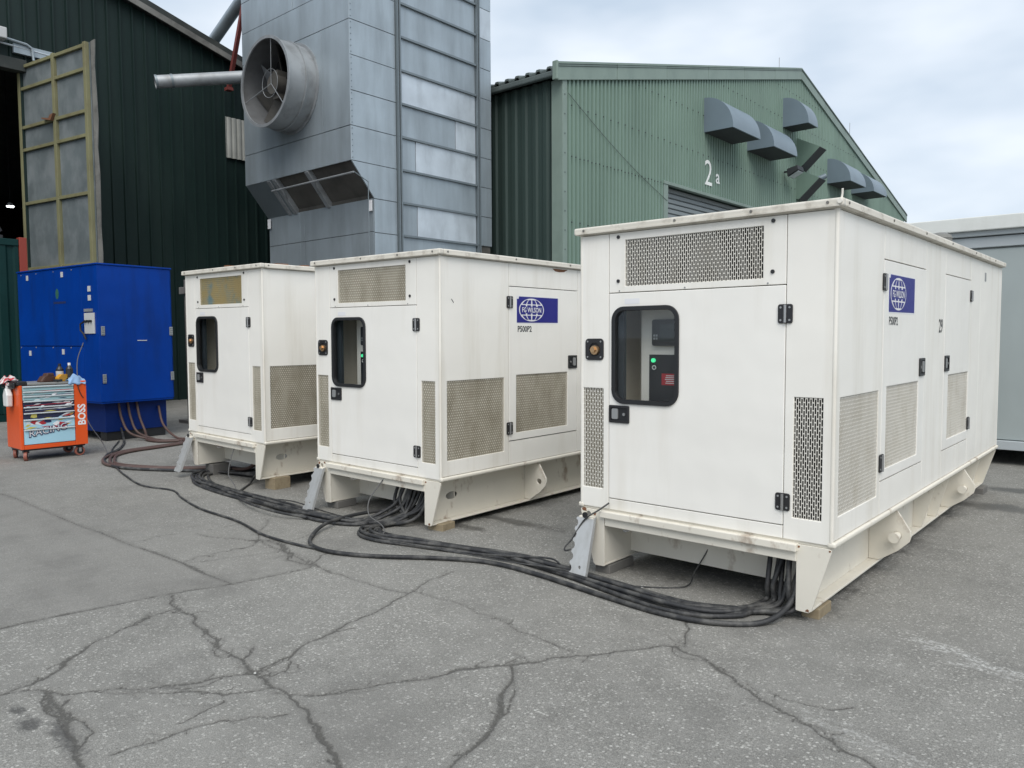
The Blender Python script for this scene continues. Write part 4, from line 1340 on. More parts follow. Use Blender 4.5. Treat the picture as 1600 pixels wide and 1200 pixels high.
def generator():
    g = empty('generator', (0, 0, 0))
    WP, DP = 'white_paint', 'door_paint'
    # ---- dark inner shell behind the panel joints
    MB().prism(rect(0.012, GW - 0.012, 0.46, 2.25), fr_, -0.06, -0.045, holes=[rect(0.24, 0.76, 1.14, 1.80)]).build('inner_shell', 'foam_dark', g)
    MB().prism(rect(0.06, GL - 0.03, 0.46, 2.25), sd_, -0.06, -0.045).build('inner_shell', 'foam_dark', g)
    # ---- front
    TG, LG, RG = (0.351, 1.261, 1.912, 2.205), (0.026, 0.186, 0.585, 1.252), (1.446, 1.606, 0.580, 1.252)
    plate_with(fr_, rect(0.231, 1.393, 1.874, 2.253), [rect(*TG)], 'vent_panel', WP, g)
    for a in (0.301, 1.317):
        for b in (2.227, 1.947):
            MB().cyl(fr_(a, b, 0.0), fr_(a, b, 0.006), 0.0115, 12).build('bolt', 'black_plastic', g)
    for a in (0.31, 0.775, 1.29):
        MB().cyl(fr_(a, 1.884, 0.0), fr_(a, 1.884, 0.003), 0.005, 8).build('rivet', 'hinge_metal', g)
    plate_with(fr_, rect(0.008, 0.227, 0.455, 2.253), [rect(*LG)], 'corner_panel', WP, g)
    plate_with(fr_, rect(1.397, GW - 0.008, 0.455, 2.253), [rect(*RG)], 'corner_panel', WP, g)
    plate_with(fr_, rect(0.231, 1.393, 0.455, 0.526), [], 'sill_panel', WP, g)
    WO = (0.256, 0.740, 1.158, 1.783)
    ins = lambda d: rrect(WO[0] + d, WO[1] - d, WO[2] + d, WO[3] - d, 0.088 - d)
    door = plate_with(fr_, rect(0.231, 1.393, 0.531, 1.869), [ins(0.012)], 'door', DP, g, bevel=0.004, t1=0.001)
    MB().prism(ins(0.0), fr_, -0.024, 0.013, holes=[ins(0.027)]).build('window_gasket', 'rubber', door, smooth=True, bevel=0.005)
    MB().prism(ins(0.020), fr_, -0.010, -0.006).build('window_pane', 'window_glass', door)
    handle(fr_, 0.236, 0.388, 1.032, 1.146, door)
    hinge(fr_, 1.352, 1.434, 1.658, 1.764, door)
    hinge(fr_, 1.352, 1.434, 0.614, 0.712, door)
    MB().prism(rect(0.35, 0.46, 1.798, 1.832), fr_, 0.0015, 0.0022).build('notice_sticker', 'sticker_white', door)
    for (gr, bm_) in ((TG, 'dark'), (LG, 'tan'), (RG, 'dark')):
        G_ = grille(*gr, fr_, 'grille', g)
        MB().prism(rect(gr[0] - 0.01, gr[1] + 0.01, gr[2] - 0.01, gr[3] + 0.01), fr_, -0.043, -0.026).build('backing', 'foam_' + bm_, G_)
    sp = MB().prism(rrect(0.046, 0.190, 1.437, 1.579, 0.025, 4), fr_, 0.0, 0.008, holes=[ellipse(0.122, 1.506, 0.045, 0.045, 16)]).build('socket_plate', 'black_plastic', g, bevel=0.002)
    MB().cyl(fr_(0.122, 1.506, -0.02), fr_(0.122, 1.506, 0.001), 0.05, 16).build('recess', 'rubber', sp)
    MB().cyl(fr_(0.125, 1.503, -0.01), fr_(0.125, 1.503, 0.02), 0.030, 14).build('brass_fitting', 'brass', sp, smooth=True)
    MB().cyl(fr_(0.119, 1.506, 0.02), fr_(0.119, 1.506, 0.032), 0.02, 6).build('brass_cap', 'brass', sp)
    for a in (0.066, 0.170):
        for b in (1.457, 1.559):
            MB().cyl(fr_(a, b, 0.008), fr_(a, b, 0.011), 0.006, 8).build('screw', 'hinge_metal', sp)
    # ---- control cabinet seen through the window
    cc = MB()
    cc.add([(0.125, 0.062, 0.97), (0.125, 0.55, 0.97), (0.125, 0.55, 1.99), (0.125, 0.062, 1.99)], [(0, 1, 2, 3)])
    cc.add([(0.035, 0.062, 0.97), (1.55, 0.062, 0.97), (1.55, 0.55, 0.97), (0.035, 0.55, 0.97)], [(0, 1, 2, 3)])
    cc.add([(0.035, 0.062, 1.99), (1.55, 0.062, 1.99), (1.55, 0.55, 1.99), (0.035, 0.55, 1.99)], [(0, 3, 2, 1)])
    cab = cc.build('cabinet_lining', 'interior_beige', g, fix=False)
    MB().box(0.20, 0.305, 0.060, 0.090, 1.00, 1.95).build('door_lining', 'interior_dark', cab)
    MB().box(0.036, 1.5, 0.55, 0.56, 0.97, 1.99).build('baffle', 'interior_beige', cab)
    MB().box(0.342, 1.50, 0.21, 0.52, 0.972, 1.988).build('control_cabinet', 'interior_light', cab, bevel=0.006)
    MB().box(0.412, 0.90, 0.200, 0.209, 1.06, 1.472).build('switch_panel', 'panel_black', cab)
    ctl = (0.445, 0.76, 1.53, 1.70)
    MB().prism(rrect(*ctl, 0.015, 3), lambda a, b, t: (a, 0.209 - t, b), 0.0, 0.035).build('controller', 'panel_black', cab, bevel=0.004)
    MB().box(0.505, 0.72, 0.1715, 0.1735, 1.56, 1.67).build('display', 'screen', cab)
    for k in range(4):
        MB().box(0.458 + 0.018 * (k % 2), 0.470 + 0.018 * (k % 2), 0.1715, 0.1735, 1.57 + 0.02 * (k // 2), 1.583 + 0.02 * (k // 2)).build('button', 'hinge_metal', cab)
    MB().cyl((0.447, 0.200, 1.435), (0.447, 0.186, 1.435), 0.014, 14).build('green_lamp', 'lamp_green', cab)
    MB().prism(ellipse(0.450, 1.388, 0.015, 0.015, 18), lambda a, b, t: (a, 0.200 - t, b), 0, 0.006, holes=[ellipse(0.450, 1.388, 0.010, 0.010, 18)]).build('key_switch', 'white_print', cab)
    lb = MB().box(0.505, 0.62, 0.1985, 0.1998, 1.275, 1.350).build('warning_label', 'red_label', cab)
    for k in range(5):
        MB().box(0.538 - 0.004 * (k % 3), 0.61, 0.1978, 0.1983, 1.334 - 0.012 * k, 1.339 - 0.012 * k).build('print_line', 'white_print', cab)
    # ---- right-hand side
    G1, G2, G3 = (0.075, 0.775, 0.602, 1.254), (0.938, 1.706, 0.752, 1.270), (2.62, 3.37, 0.765, 1.276)
    plate_with(sd_, rect(0.008, 0.837, 0.478, 2.253), [rect(*G1)], 'side_panel', WP, g)
    plate_with(sd_, rect(0.842, 1.862, 2.056, 2.253), [], 'side_panel', WP, g)
    plate_with(sd_, rect(0.842, 1.862, 0.478, 0.680), [], 'side_panel', WP, g)
    plate_with(sd_, rect(1.866, 2.455, 0.478, 2.253), [], 'side_panel', WP, g)
    plate_with(sd_, rect(2.459, 3.402, 2.060, 2.253), [], 'side_panel', WP, g)
    plate_with(sd_, rect(2.459, 3.402, 0.478, 0.684), [], 'side_panel', WP, g)
    plate_with(sd_, rect(3.406, 3.815, 0.478, 2.253), [], 'side_panel', WP, g)
    plate_with(sd_, rect(3.819, GL - 0.008, 0.478, 2.253), [], 'side_panel', WP, g)
    d1 = plate_with(sd_, rect(0.844, 1.860, 0.688, 2.049), [rect(*G2)], 'side_door', DP, g, t1=0.001)
    d2 = plate_with(sd_, rect(2.461, 3.400, 0.692, 2.053), [rect(*G3)], 'side_door', DP, g, t1=0.001)
    for gr, p_ in ((G1, g), (G2, d1), (G3, d2)):
        G_ = grille(*gr, sd_, 'grille', p_)
        bk = MB().prism(rect(gr[0] - 0.01, gr[1] + 0.01, gr[2] - 0.01, gr[3] + 0.01), sd_, -0.043, -0.026).build('backing', 'foam_tan', G_ if p_ == g else p_)
    hinge(sd_, 0.806, 0.886, 1.862, 1.966, d1)
    hinge(sd_, 0.806, 0.886, 0.745, 0.855, d1)
    handle(sd_, 1.712, 1.850, 1.303, 1.428, d1, True)
    handle(sd_, 2.475, 2.613, 1.308, 1.430, d2)
    hinge(sd_, 3.364, 3.440, 1.874, 1.971, d2)
    hinge(sd_, 3.364, 3.440, 0.772, 0.880, d2)
    globe_sticker(d1)
    MB().box(GW - 0.02, GW + 0.004, 3.99, 4.05, 2.08, 2.16).build('lifting_eye_cover', 'hinge_metal', g, bevel=0.004)
    # ---- far side and rear
    for y0, y1 in ((0.008, 1.6), (1.604, 3.2), (3.204, GL - 0.008)):
        plate_with(lf_, rect(y0, y1, 0.46, 2.253), [], 'side_panel', WP, g)
    plate_with(bk_, rect(0.008, GW - 0.008, 0.46, 2.253), [], 'rear_panel', WP, g)
    for x, y in ((0.011, 0.011), (GW - 0.011, 0.011), (0.011, GL - 0.011), (GW - 0.011, GL - 0.011)):
        MB().cyl((x, y, 0.452), (x, y, 2.256), 0.0135, 14).build('corner_post', 'corner_paint', g, smooth=True)
    # ---- roof
    MB().box(0.0, GW, 0.0, GL, 2.256, 2.292).build('roof', 'roof_paint', g)
    for nm, a in (('roof_trim', (-0.032, GW + 0.032, -0.032, 0.022)), ('roof_trim', (-0.032, GW + 0.032, GL - 0.022, GL + 0.032)),
                  ('roof_trim', (-0.032, 0.022, 0.024, GL - 0.024)), ('roof_trim', (GW - 0.022, GW + 0.032, 0.024, GL - 0.024))):
        t_ = MB().box(*a, 2.262, 2.308).build(nm, 'roof_paint', g, bevel=0.012, seg=3)
        x0, x1, y0, y1 = a
        m = MB()
        if x1 - x0 > 1:
            m.box(x0 + 0.02, x1 - 0.02, y0 - 0.005 if y0 < 1 else y1, y0 if y0 < 1 else y1 + 0.005, 2.264, 2.274)
        else:
            m.box(x0 - 0.005 if x0 < 0.5 else x1, x0 if x0 < 0.5 else x1 + 0.005, y0 + 0.02, y1 - 0.02, 2.264, 2.274)
        m.build('drip_edge', 'roof_paint', t_)
    for a in (0.05, 0.72, 1.2, 1.62):
        MB().cyl((a, -0.030, 2.287), (a, -0.0365, 2.287), 0.008, 8).build('trim_bolt', 'old_post', g)
    for y in (0.06, 0.9, 1.7, 2.5, 3.4, 4.3):
        MB().cyl((GW + 0.030, y, 2.287), (GW + 0.0365, y, 2.287), 0.008, 8).build('trim_bolt', 'old_post', g)
    # ---- skid frame
    MB().box(0.0, GW, 0.012, GL - 0.012, 0.438, 0.453).build('floor_plate', 'frame_paint', g)
    MB().box(GW - 0.03, GW + 0.016, -0.004, GL + 0.01, 0.442, 0.474).build('side_lip', 'frame_paint', g, bevel=0.012, seg=3)
    MB().box(-0.016, 0.03, -0.004, GL + 0.01, 0.442, 0.474).build('side_lip', 'frame_paint', g, bevel=0.012, seg=3)
    MB().box(0.175, 1.482, -0.034, 0.02, 0.396, 0.441).build('front_lip', 'frame_paint', g, bevel=0.006)
    MB().box(0.20, 1.474, -0.004, 0.05, 0.338, 0.395).build('front_beam', 'frame_paint', g, bevel=0.004)
    MB().box(0.19, 1.477, 0.34, 0.352, 0.10, 0.436).build('cross_member', 'frame_paint', g)
    MB().box(0.19, 1.477, 1.6, 1.612, 0.10, 0.436).build('cross_member', 'frame_paint', g)
    MB().box(0.19, 1.477, GL - 0.36, GL - 0.34, 0.10, 0.436).build('cross_member', 'frame_paint', g)
    MB().prism([(0.19, 0.39), (0.30, 0.437), (0.19, 0.437)], lambda a, b, t: (a, t, b), 0.10, 0.115).build('knee', 'frame_paint', g)
    side_beam(g, False)
    side_beam(g, True)
    # ---- galvanised cable plate hanging at the front foot
    pl = [(0.145, 0.0), (0.150, 0.41), (0.02, 0.41)]
    yy = 0.40
    while yy > 0.05:
        pl += [(0.012, yy), (0.028, yy - 0.012), (0.034, yy - 0.03), (0.028, yy - 0.048), (0.012, yy - 0.06)]
        yy -= 0.075
    pl += [(0.012, 0.0)]
    sl_ = math.atan2(0.16, 0.36)

    def cpl(a, b, t):
        return (a + 0.045 * (1 - b / 0.41) - 0.01, -0.045 - (0.405 - b) * math.sin(sl_) - t * math.cos(sl_), b * math.cos(sl_) + 0.002 + t * math.sin(sl_) * -1 + 0.004)
    cp = MB().prism(pl, cpl, 0.0, 0.005, holes=[ellipse(0.095, 0.085, 0.010, 0.013, 12)]).build('cable_plate', 'galvanised_plate', g)
    MB().prism([(0.145, 0.0), (0.150, 0.0), (0.155, 0.41), (0.150, 0.41)], cpl, -0.03, 0.005).build('plate_fold', 'galvanised_plate', cp)
    MB().box(0.02, 0.135, -0.047, -0.003, 0.345, 0.39).build('plate_bracket', 'frame_paint', g, bevel=0.006)
    MB().cyl((0.072, -0.042, 0.40), (0.072, -0.052, 0.40), 0.02, 12).build('grommet', 'rubber', g)
    return g


g1 = generator()
SPOTS = [(-3.0457, 4.2098, 0.0, 0.0, 0.0), (-6.1366, 4.2490, 0.0, 0.0067, 0.008), (-8.788, 4.3097, 0.070, -0.0099, 0.010)]
LABELS = ['white generator numbered 29, the nearest and largest in the row', 'white generator in the middle of the row, with a blue sticker',
          'white generator beside the blue enclosure, with a stained top grille']
gens = [g1, copy_tree(g1), copy_tree(g1)]
for o, (x, y, z, rz, ry), lab in zip(gens, SPOTS, LABELS):
    o.location = (x, y, z)
    o.rotation_euler = (0, ry, rz)
    tag(o, lab, 'generator', 'row of white generator sets')


def restyle(o, mat):
    o.data = o.data.copy()
    o.data.materials.clear()
    o.data.materials.append(M[mat])


for i, gn in enumerate(gens):
    fronts = [c for k in kids(gn) if k.name.split('.')[0] == 'grille' for c in kids(k)]
    if i:
        for b in fronts:
            top = max(v.co.z for v in b.data.vertices) > 2.0
            restyle(b, 'foam_stain' if (i == 2 and top) else 'foam_tan')
        for a in kids(gn):
            for q in [a] + kids(a):
                if q.name.split('.')[0] == 'grille':
                    restyle(q, 'grille_stain' if (i == 2 and max(v.co.z for v in q.data.vertices) > 2.0) else 'grille_dirty')
# what only the nearest set carries
lettering('fleet_number', '29', 0.145, 'dark_print', lambda a, b, t: sd_(2.27 + a, 1.61 + b, t), g1, xscale=0.85, bold=0.002)
for y in (1.27, 3.35):
    MB().cyl((1.668, y - 0.085, 0.262), (1.668, y + 0.03, 0.262), 0.026, 16).build('lug_pin', 'frame_paint', g1, smooth=True, bevel=0.003)
    MB().cyl((1.668, y - 0.090, 0.262), (1.668, y - 0.078, 0.262), 0.034, 16).build('lug_pin_head', 'frame_paint', g1, smooth=True)
m = MB()
m.cyl((1.31, 3.92, 2.29), (1.31, 3.92, 2.49), 0.098, 28)
m.cyl((1.31, 3.92, 2.49), (1.31, 3.92, 2.52), 0.104, 28, 0.09)
m.cyl((1.31, 3.92, 2.52), (1.31, 3.92, 2.545), 0.09, 28, 0.04)
m.build('exhaust_cap', 'barge', g1, smooth=True)
m = MB()
m.tube([(GW + 0.012, 0.0, 2.305), (GW + 0.016, 0.0, 2.335), (GW + 0.018, -0.006, 2.355)], 0.0055, 8)
m.cyl((GW + 0.016, -0.033, 2.288), (GW + 0.016, -0.042, 2.288), 0.013, 12)
m.build('corner_shackle', 'corner_paint', g1, smooth=True)
rgr = random.Random(21)
for gi, spots in ((0, ((0.035, 0.425, 0.022), (0.12, 0.405, 0.012), (1.485, 0.425, 0.010), (1.54, 0.072, 0.012), (1.655, 0.425, 0.008))),
                  (1, ((0.03, 0.42, 0.018), (0.11, 0.43, 0.014), (1.49, 0.42, 0.010), (1.53, 0.075, 0.014))), (2, ((0.04, 0.42, 0.016), (1.49, 0.425, 0.009)))):
    for a0, b0, rs in spots:
        poly = [(a0 + rs * rgr.uniform(.5, 1.3) * math.cos(q * 0.785), b0 + rs * 0.7 * rgr.uniform(.5, 1.3) * math.sin(q * 0.785)) for q in range(8)]
        MB().prism(poly, fr_, 0.0006, 0.0016).build('rust_patch', 'rust', gens[gi])
# rust below the roof edge of the middle set
MB().prism([(1.46, 2.245), (1.50, 2.222), (1.56, 2.216), (1.64, 2.222), (1.70, 2.246)], sd_, 0.0005, 0.0015).build('rust_patch', 'rust', gens[1])
MB().prism([(0.125, 1.916), (0.131, 1.918), (0.156, 1.890), (0.152, 1.884)], sd_, 0.0005, 0.0015).build('scratch', 'dark_print', gens[1])
m = MB()
rg = random.Random(11)
for k in range(7):
    y = 0.35 + k * 0.27
    m.bar((0.4 + rg.uniform(-.1, .1), y, 0.02), (1.25 + rg.uniform(-.1, .1), y + rg.uniform(-.15, .15), 0.02 + rg.uniform(0, .02)), 0.09, 0.03)
m.box(0.55, 0.62, 0.2, 2.2, 0.035, 0.05)
tag(m.build('rusty_rack', 'rust', loc=(-8.788, 4.3097, 2.376)), 'flat rusty rack lying on the roof beside the tower foot', 'rack')

# timber packing under the skid ends
BLK = [('timber block under the corner foot of the nearest generator, beside the cables', -3.0457 + 1.47, 4.2098 + 0.10, 0.10, 0.20, 0.06, 0),
       ('timber block behind the galvanised plate of the nearest generator', -3.0457 + 0.09, 4.2098 + 0.05, 0.115, 0.30, 0.06, 0),
       ('pale timber block under the corner foot of the middle generator', -6.1366 + 1.46, 4.249 + 0.06, 0.16, 0.16, 0.062, 0.1),
       ('dark timber block behind the galvanised plate of the middle generator', -6.1366 + 0.06, 4.249 + 0.06, 0.16, 0.22, 0.062, 0),
       ('pale timber block under the corner foot of the generator next to the blue enclosure', -8.788 + 1.46, 4.3097 + 0.10, 0.17, 0.20, 0.125, 0.05),
       ('dark timber block behind the leaning plate next to the blue enclosure', -8.788 + 0.10, 4.3097 + 0.14, 0.18, 0.22, 0.125, 0)]
for i, (lab, x, y, wx, wy, hz, rz) in enumerate(BLK):
    tag(MB().box(0, wx, 0, wy, 0, hz).build('timber_block', 'timber' if i % 2 == 0 else 'old_post', bevel=0.004, loc=(x, y, -0.002), rot=(0, 0, rz)), lab, 'block', 'timber blocks under the generators')
tag(MB().box(0, 0.15, 0, 0.22, 0, 0.06).build('timber_block', 'old_post', bevel=0.004, loc=(-3.0457 + 1.46, 4.2098 + 4.6, -0.002)), 'grey timber block under the far end of the nearest generator', 'block', 'timber blocks under the generators')


# ------------------------------------------------------------------ blue enclosure
def blue():
    W_, D_, Z0, Z1 = 2.68, 1.20, 0.63, 2.77
    b = empty('blue_enclosure', (-12.53, 4.78, 0), R(6), label='large bright blue steel enclosure behind the orange tool cart', cat='enclosure')

    def F(a, c, t):
        return (-W_ + a, -t, c)

    def S(a, c, t):
        return (t, a, c)
    BP = 'blue_paint'
    MB().box(-W_ + 0.02, -0.02, 0.02, D_ - 0.02, Z0 + 0.02, Z1 - 0.01).build('carcass', 'blue_dark', b)
    pl = lambda fn, r_, nm='panel', mt=BP: MB().prism(rect(*r_), fn, -0.02, 0.0).build(nm, mt, b, bevel=0.004)
    pl(F, (0.0, W_ - 0.50, 1.50, Z1 - 0.03))
    pl(F, (0.0, W_ - 0.50, Z0, 1.487))
    pl(F, (W_ - 0.488, W_ - 0.003, Z0, Z1 - 0.03))
    d = pl(S, (0.003, D_, Z0, Z1 - 0.03), 'door')
    pl(lambda a, c, t: (-W_ - t, a, c), (0.0, D_, Z0, Z1 - 0.03))
    pl(lambda a, c, t: (-W_ + a, D_ + t, c), (0.0, W_, Z0, Z1 - 0.03))
    MB().box(-W_ - 0.015, 0.015, -0.015, D_ + 0.015, Z1 - 0.028, Z1).build('lid', BP, b, bevel=0.008)
    MB().box(-W_ + 0.01, -0.01, 0.01, D_ - 0.01, Z0 - 0.025, Z0 - 0.002).build('floor_plate', BP, b)
    for fn, a, c in ((S, 0.03, 1.66), (S, 0.03, 0.92), (S, D_ - 0.05, 1.66), (S, D_ - 0.05, 0.92)):
        h = MB().prism(rect(a, a + 0.055, c, c + 0.14), fn, 0.001, 0.014).build('hinge', 'hinge_metal', d, bevel=0.003)
        for k in range(4):
            MB().prism(rect(a + 0.005, a + 0.05, c + 0.012 + 0.034 * k, c + 0.022 + 0.034 * k), fn, 0.014, 0.019).build('knuckle', 'rail_metal', d)
    MB().prism(rect(0.60, 0.76, 1.575, 1.587), S, 0.001, 0.006).build('maker_badge', 'grey_plate', d)
    # plates and the switch panel on the front
    for a, c in ((0.34, 2.60), (1.55, 2.60), (0.34, 1.33), (1.50, 1.36)):
        MB().prism(rect(a, a + 0.075, c, c + 0.085), F, 0.001, 0.008).build('latch_plate', 'grey_plate', b, bevel=0.002)
    for c in (2.34, 2.20):
        MB().prism(rect(W_ - 0.29, W_ - 0.20, c, c + 0.085), F, 0.001, 0.008).build('latch_plate', 'grey_plate', b, bevel=0.002)
    MB().prism(ellipse(1.40, 2.34, 0.055, 0.085, 16), F, 0.001, 0.002).build('leaf_logo', 'logo_green', b)
    MB().prism(rect(1.27, 1.68, 2.18, 2.215), F, 0.001, 0.002).build('logo_line', 'print_navy', b)
    sw = MB().prism(rect(W_ - 0.40, W_ - 0.10, 1.69, 2.01), F, 0.001, 0.02).build('switch_panel', 'grey_plate', b, bevel=0.003)
    for k in range(3):
        MB().cyl(F(W_ - 0.34 + 0.08 * k, 1.88, 0.02), F(W_ - 0.34 + 0.08 * k, 1.88, 0.05), 0.022, 10).build('knob', 'black_plastic', sw)
    MB().prism(rect(W_ - 0.40, W_ - 0.16, 2.03, 2.075), F, 0.001, 0.02).build('terminal_strip', 'galvanised_worn', b)
    m = MB()
    m.tube([F(W_ - 0.38, 1.88, 0.03), F(W_ - 0.46, 1.84, 0.05), F(W_ - 0.44, 1.74, 0.06), F(W_ - 0.36, 1.68, 0.05), F(W_ - 0.34, 1.6, 0.03)], 0.014, 8)
    m.build('cable_tail', 'rubber', sw, smooth=True)
    for a in (0.05, 0.6, 1.2, 1.8):
        MB().cyl(F(a, 1.47, 0.0), F(a, 1.47, 0.006), 0.011, 8).build('screw', 'hinge_metal', b)
        MB().cyl(F(a + 0.1, 2.70, 0.0), F(a + 0.1, 2.70, 0.006), 0.010, 8).build('screw', 'hinge_metal', b)
    # recessed base
    MB().box(-W_ + 0.06, -0.14, 0.12, D_ - 0.06, 0.14, Z0 - 0.026).build('base', 'blue_dark', b, bevel=0.006)
    for x in (-W_ + 0.1, -0.34):
        MB().box(x, x + 0.18, 0.14, D_ - 0.08, 0.0, 0.139).build('runner', 'rubber', b)
    return b


blue()

# old uprights between the enclosure and the third set
po = empty('old_post_frame', (-14.3, 7.0, 0), label='weathered grey post frame in the gap behind the blue enclosure', cat='post')
MB().box(0.0, 0.11, 0.0, 0.11, 0.0, 2.72).build('post', 'old_post', po, bevel=0.008)
MB().box(0.42, 0.54, 0.1, 0.22, 0.0, 2.60).build('post', 'old_post', po, bevel=0.008)
MB().box(-0.1, 0.60, -0.05, 0.0, 2.45, 2.58).build('cross_bar', 'old_post', po, bevel=0.006)
MB().box(-0.2, 0.65, -0.08, 0.3, 0.0, 0.06).build('foot', 'old_post', po)


# ------------------------------------------------------------------ orange tool cart
CX0, CX1, CY0, CY1 = -11.94, -11.39, 3.335, 4.15


def cart():
    c = empty('tool_cart', ((CX0 + CX1) / 2, (CY0 + CY1) / 2, 0), label='orange wheeled tool cart with printed drawers and white BOSS lettering', cat='tool cart')
    hx, hy = (CX1 - CX0) / 2, (CY1 - CY0) / 2
    D = lambda a, b, t: (hx + t, -hy + a, b)            # front: a from the near end
    OR = 'cart_orange'
    MB().box(-hx, hx - 0.03, -hy, hy, 0.155, 1.0).build('body', OR, c, bevel=0.012)
    MB().box(hx - 0.028, hx, -hy, -hy + 0.035, 0.158, 1.0).build('front_frame', OR, c, bevel=0.004)
    MB().box(hx - 0.028, hx, hy - 0.155, hy, 0.158, 1.0).build('front_frame', OR, c, bevel=0.004)
    MB().box(hx - 0.028, hx, -hy + 0.037, hy - 0.157, 0.158, 0.212).build('front_frame', OR, c, bevel=0.004)
    zs = [0.218, 0.425, 0.558, 0.644, 0.724, 0.800, 0.866, 0.926, 0.995]
    cols = ['cart_drawer_pale', 'cart_drawer_pale', 'cart_drawer_dark', 'cart_drawer_dark', 'cart_drawer_dark', 'cart_drawer', 'cart_drawer', 'cart_drawer']
    for k in range(8):
        d = MB().prism(rect(0.040, 0.655, zs[k] + 0.003, zs[k + 1] - 0.003), D, -0.03, -0.002).build('drawer', cols[k], c, bevel=0.003)
        MB().prism(rect(0.042, 0.653, zs[k + 1] - 0.024, zs[k + 1] - 0.006), D, -0.001, 0.018).build('drawer_pull', 'cart_lip', d, bevel=0.006)
    # printed picture: a plain red and yellow splash over dark bars, and the word below
    rg = random.Random(2)
    for k, mt in enumerate(['print_red', 'sticker_white', 'print_red', 'print_navy', 'print_yellow', 'sticker_white', 'print_red']):
        cx, cz = 0.16 + 0.055 * k, 0.485 + rg.uniform(-0.02, 0.03)
        if mt == 'print_yellow':
            cx, cz = 0.16, 0.60
        poly = [(cx + 0.05 * rg.uniform(.5, 1.2) * math.cos(q * math.pi / 4), cz + 0.034 * rg.uniform(.4, 1.1) * math.sin(q * math.pi / 4)) for q in range(8)]
        MB().prism(poly, D, -0.002, 0.0005 + 0.0003 * k).build('print_shape', mt, c)
    for k in range(46):
        cx, cz = rg.uniform(0.07, 0.63), rg.uniform(0.44, 0.90)
        a = rg.uniform(-0.5, 0.9)
        l, h = rg.uniform(0.03, 0.11), rg.uniform(0.004, 0.014)
        mt = rg.choice(['sticker_white', 'print_red', 'print_navy', 'cart_drawer_pale', 'print_navy', 'sticker_white', 'print_yellow']) if cz < 0.74 else rg.choice(['cart_lip', 'sticker_white', 'print_navy'])
        poly = [(cx + x_ * math.cos(a) - y_ * math.sin(a) * 0.5, cz + 0.35 * x_ * math.sin(a) + y_) for x_, y_ in ((-l, -h), (0, -h * 1.6), (l, 0), (0, h))]
        poly = [(min(0.65, max(0.045, x_)), y_) for x_, y_ in poly]
        MB().prism(poly, D, -0.0019, -0.0016 + 0.00003 * k).build('print_shape', mt, c)
    for k in range(5):
        z = 0.67 + 0.06 * k
        MB().prism([(0.06, z), (0.62, z + 0.012), (0.62, z + 0.022), (0.06, z + 0.006)], D, -0.0018, -0.0006).build('print_stripe', ('sticker_white', 'print_red', 'cart_drawer', 'print_navy', 'print_red')[k], c)
    lettering('word_racing', 'RACING', 0.125, 'print_navy', lambda a, b, t: D(0.09 + a, 0.315 + b + 0.16 * a, 0.002 + t), c, xscale=1.0, bold=0.007)
    lettering('word_racing_face', 'RACING', 0.125, 'sticker_white', lambda a, b, t: D(0.09 + a, 0.319 + b + 0.16 * a, 0.004 + t), c, xscale=1.0, bold=-0.001)
    lettering('word_boss', 'BOSS', 0.135, 'sticker_white', lambda a, b, t: D(0.790 - b, 0.425 + a, 0.001 + t), c, xscale=0.93, bold=0.004)
    # worktop, side tray, push handle
    MB().box(-hx, hx - 0.002, -hy + 0.10, hy - 0.12, 1.001, 1.03).build('worktop', 'cart_top', c, bevel=0.006)
    MB().box(-hx - 0.003, hx, -hy - 0.02, -hy + 0.098, 1.001, 1.055).build('end_tray', 'black_plastic', c, bevel=0.01)
    MB().box(-hx, hx, hy - 0.118, hy, 1.001, 1.035).build('end_cap', OR, c, bevel=0.008)
    MB().box(-hx - 0.0, hx - 0.05, -hy - 0.05, -hy - 0.022, 0.96, 1.04).build('push_handle', 'black_plastic', c, bevel=0.01)
    m = MB()
    m.tube([D(0.70, 0.99, 0.003), D(0.715, 0.93, 0.006), D(0.73, 0.88, 0.006), D(0.75, 0.83, 0.006), D(0.772, 0.80, 0.008)], 0.006, 6)
    m.build('lanyard', 'rubber', c)
    MB().box(-hx + 0.03, hx - 0.03, -hy + 0.03, hy - 0.03, 0.135, 0.154).build('base_plate', 'black_plastic', c)
    for x in (-hx + 0.07, hx - 0.07):
        for y in (-hy + 0.07, hy - 0.09):
            k = MB().box(x - 0.028, x + 0.028, y - 0.035, y + 0.035, 0.105, 0.134).build('caster', 'black_plastic', c, bevel=0.004)
            dr = (1, 0, 0) if y > 0 else (0.45, 0.9, 0)
            dv = Vector(dr).normalized()
            a, b = Vector((x, y, 0.066)) - dv * 0.02, Vector((x, y, 0.066)) + dv * 0.02
            MB().cyl(a, b, 0.065, 24).build('wheel', 'wheel_red', k, smooth=True, bevel=0.006)
            MB().cyl(a - dv * 0.003, b + dv * 0.003, 0.042, 20).build('wheel_disc', 'black_plastic', k, smooth=True)
            for s in (-1, 1):
                m = MB()
                m.bar(Vector((x, y, 0.11)) + dv * 0.029 * s, Vector((x, y, 0.055)) + dv * 0.029 * s, 0.03, 0.006, up=tuple(dv))
                m.build('fork', 'hinge_metal', k)
    return c


cart()


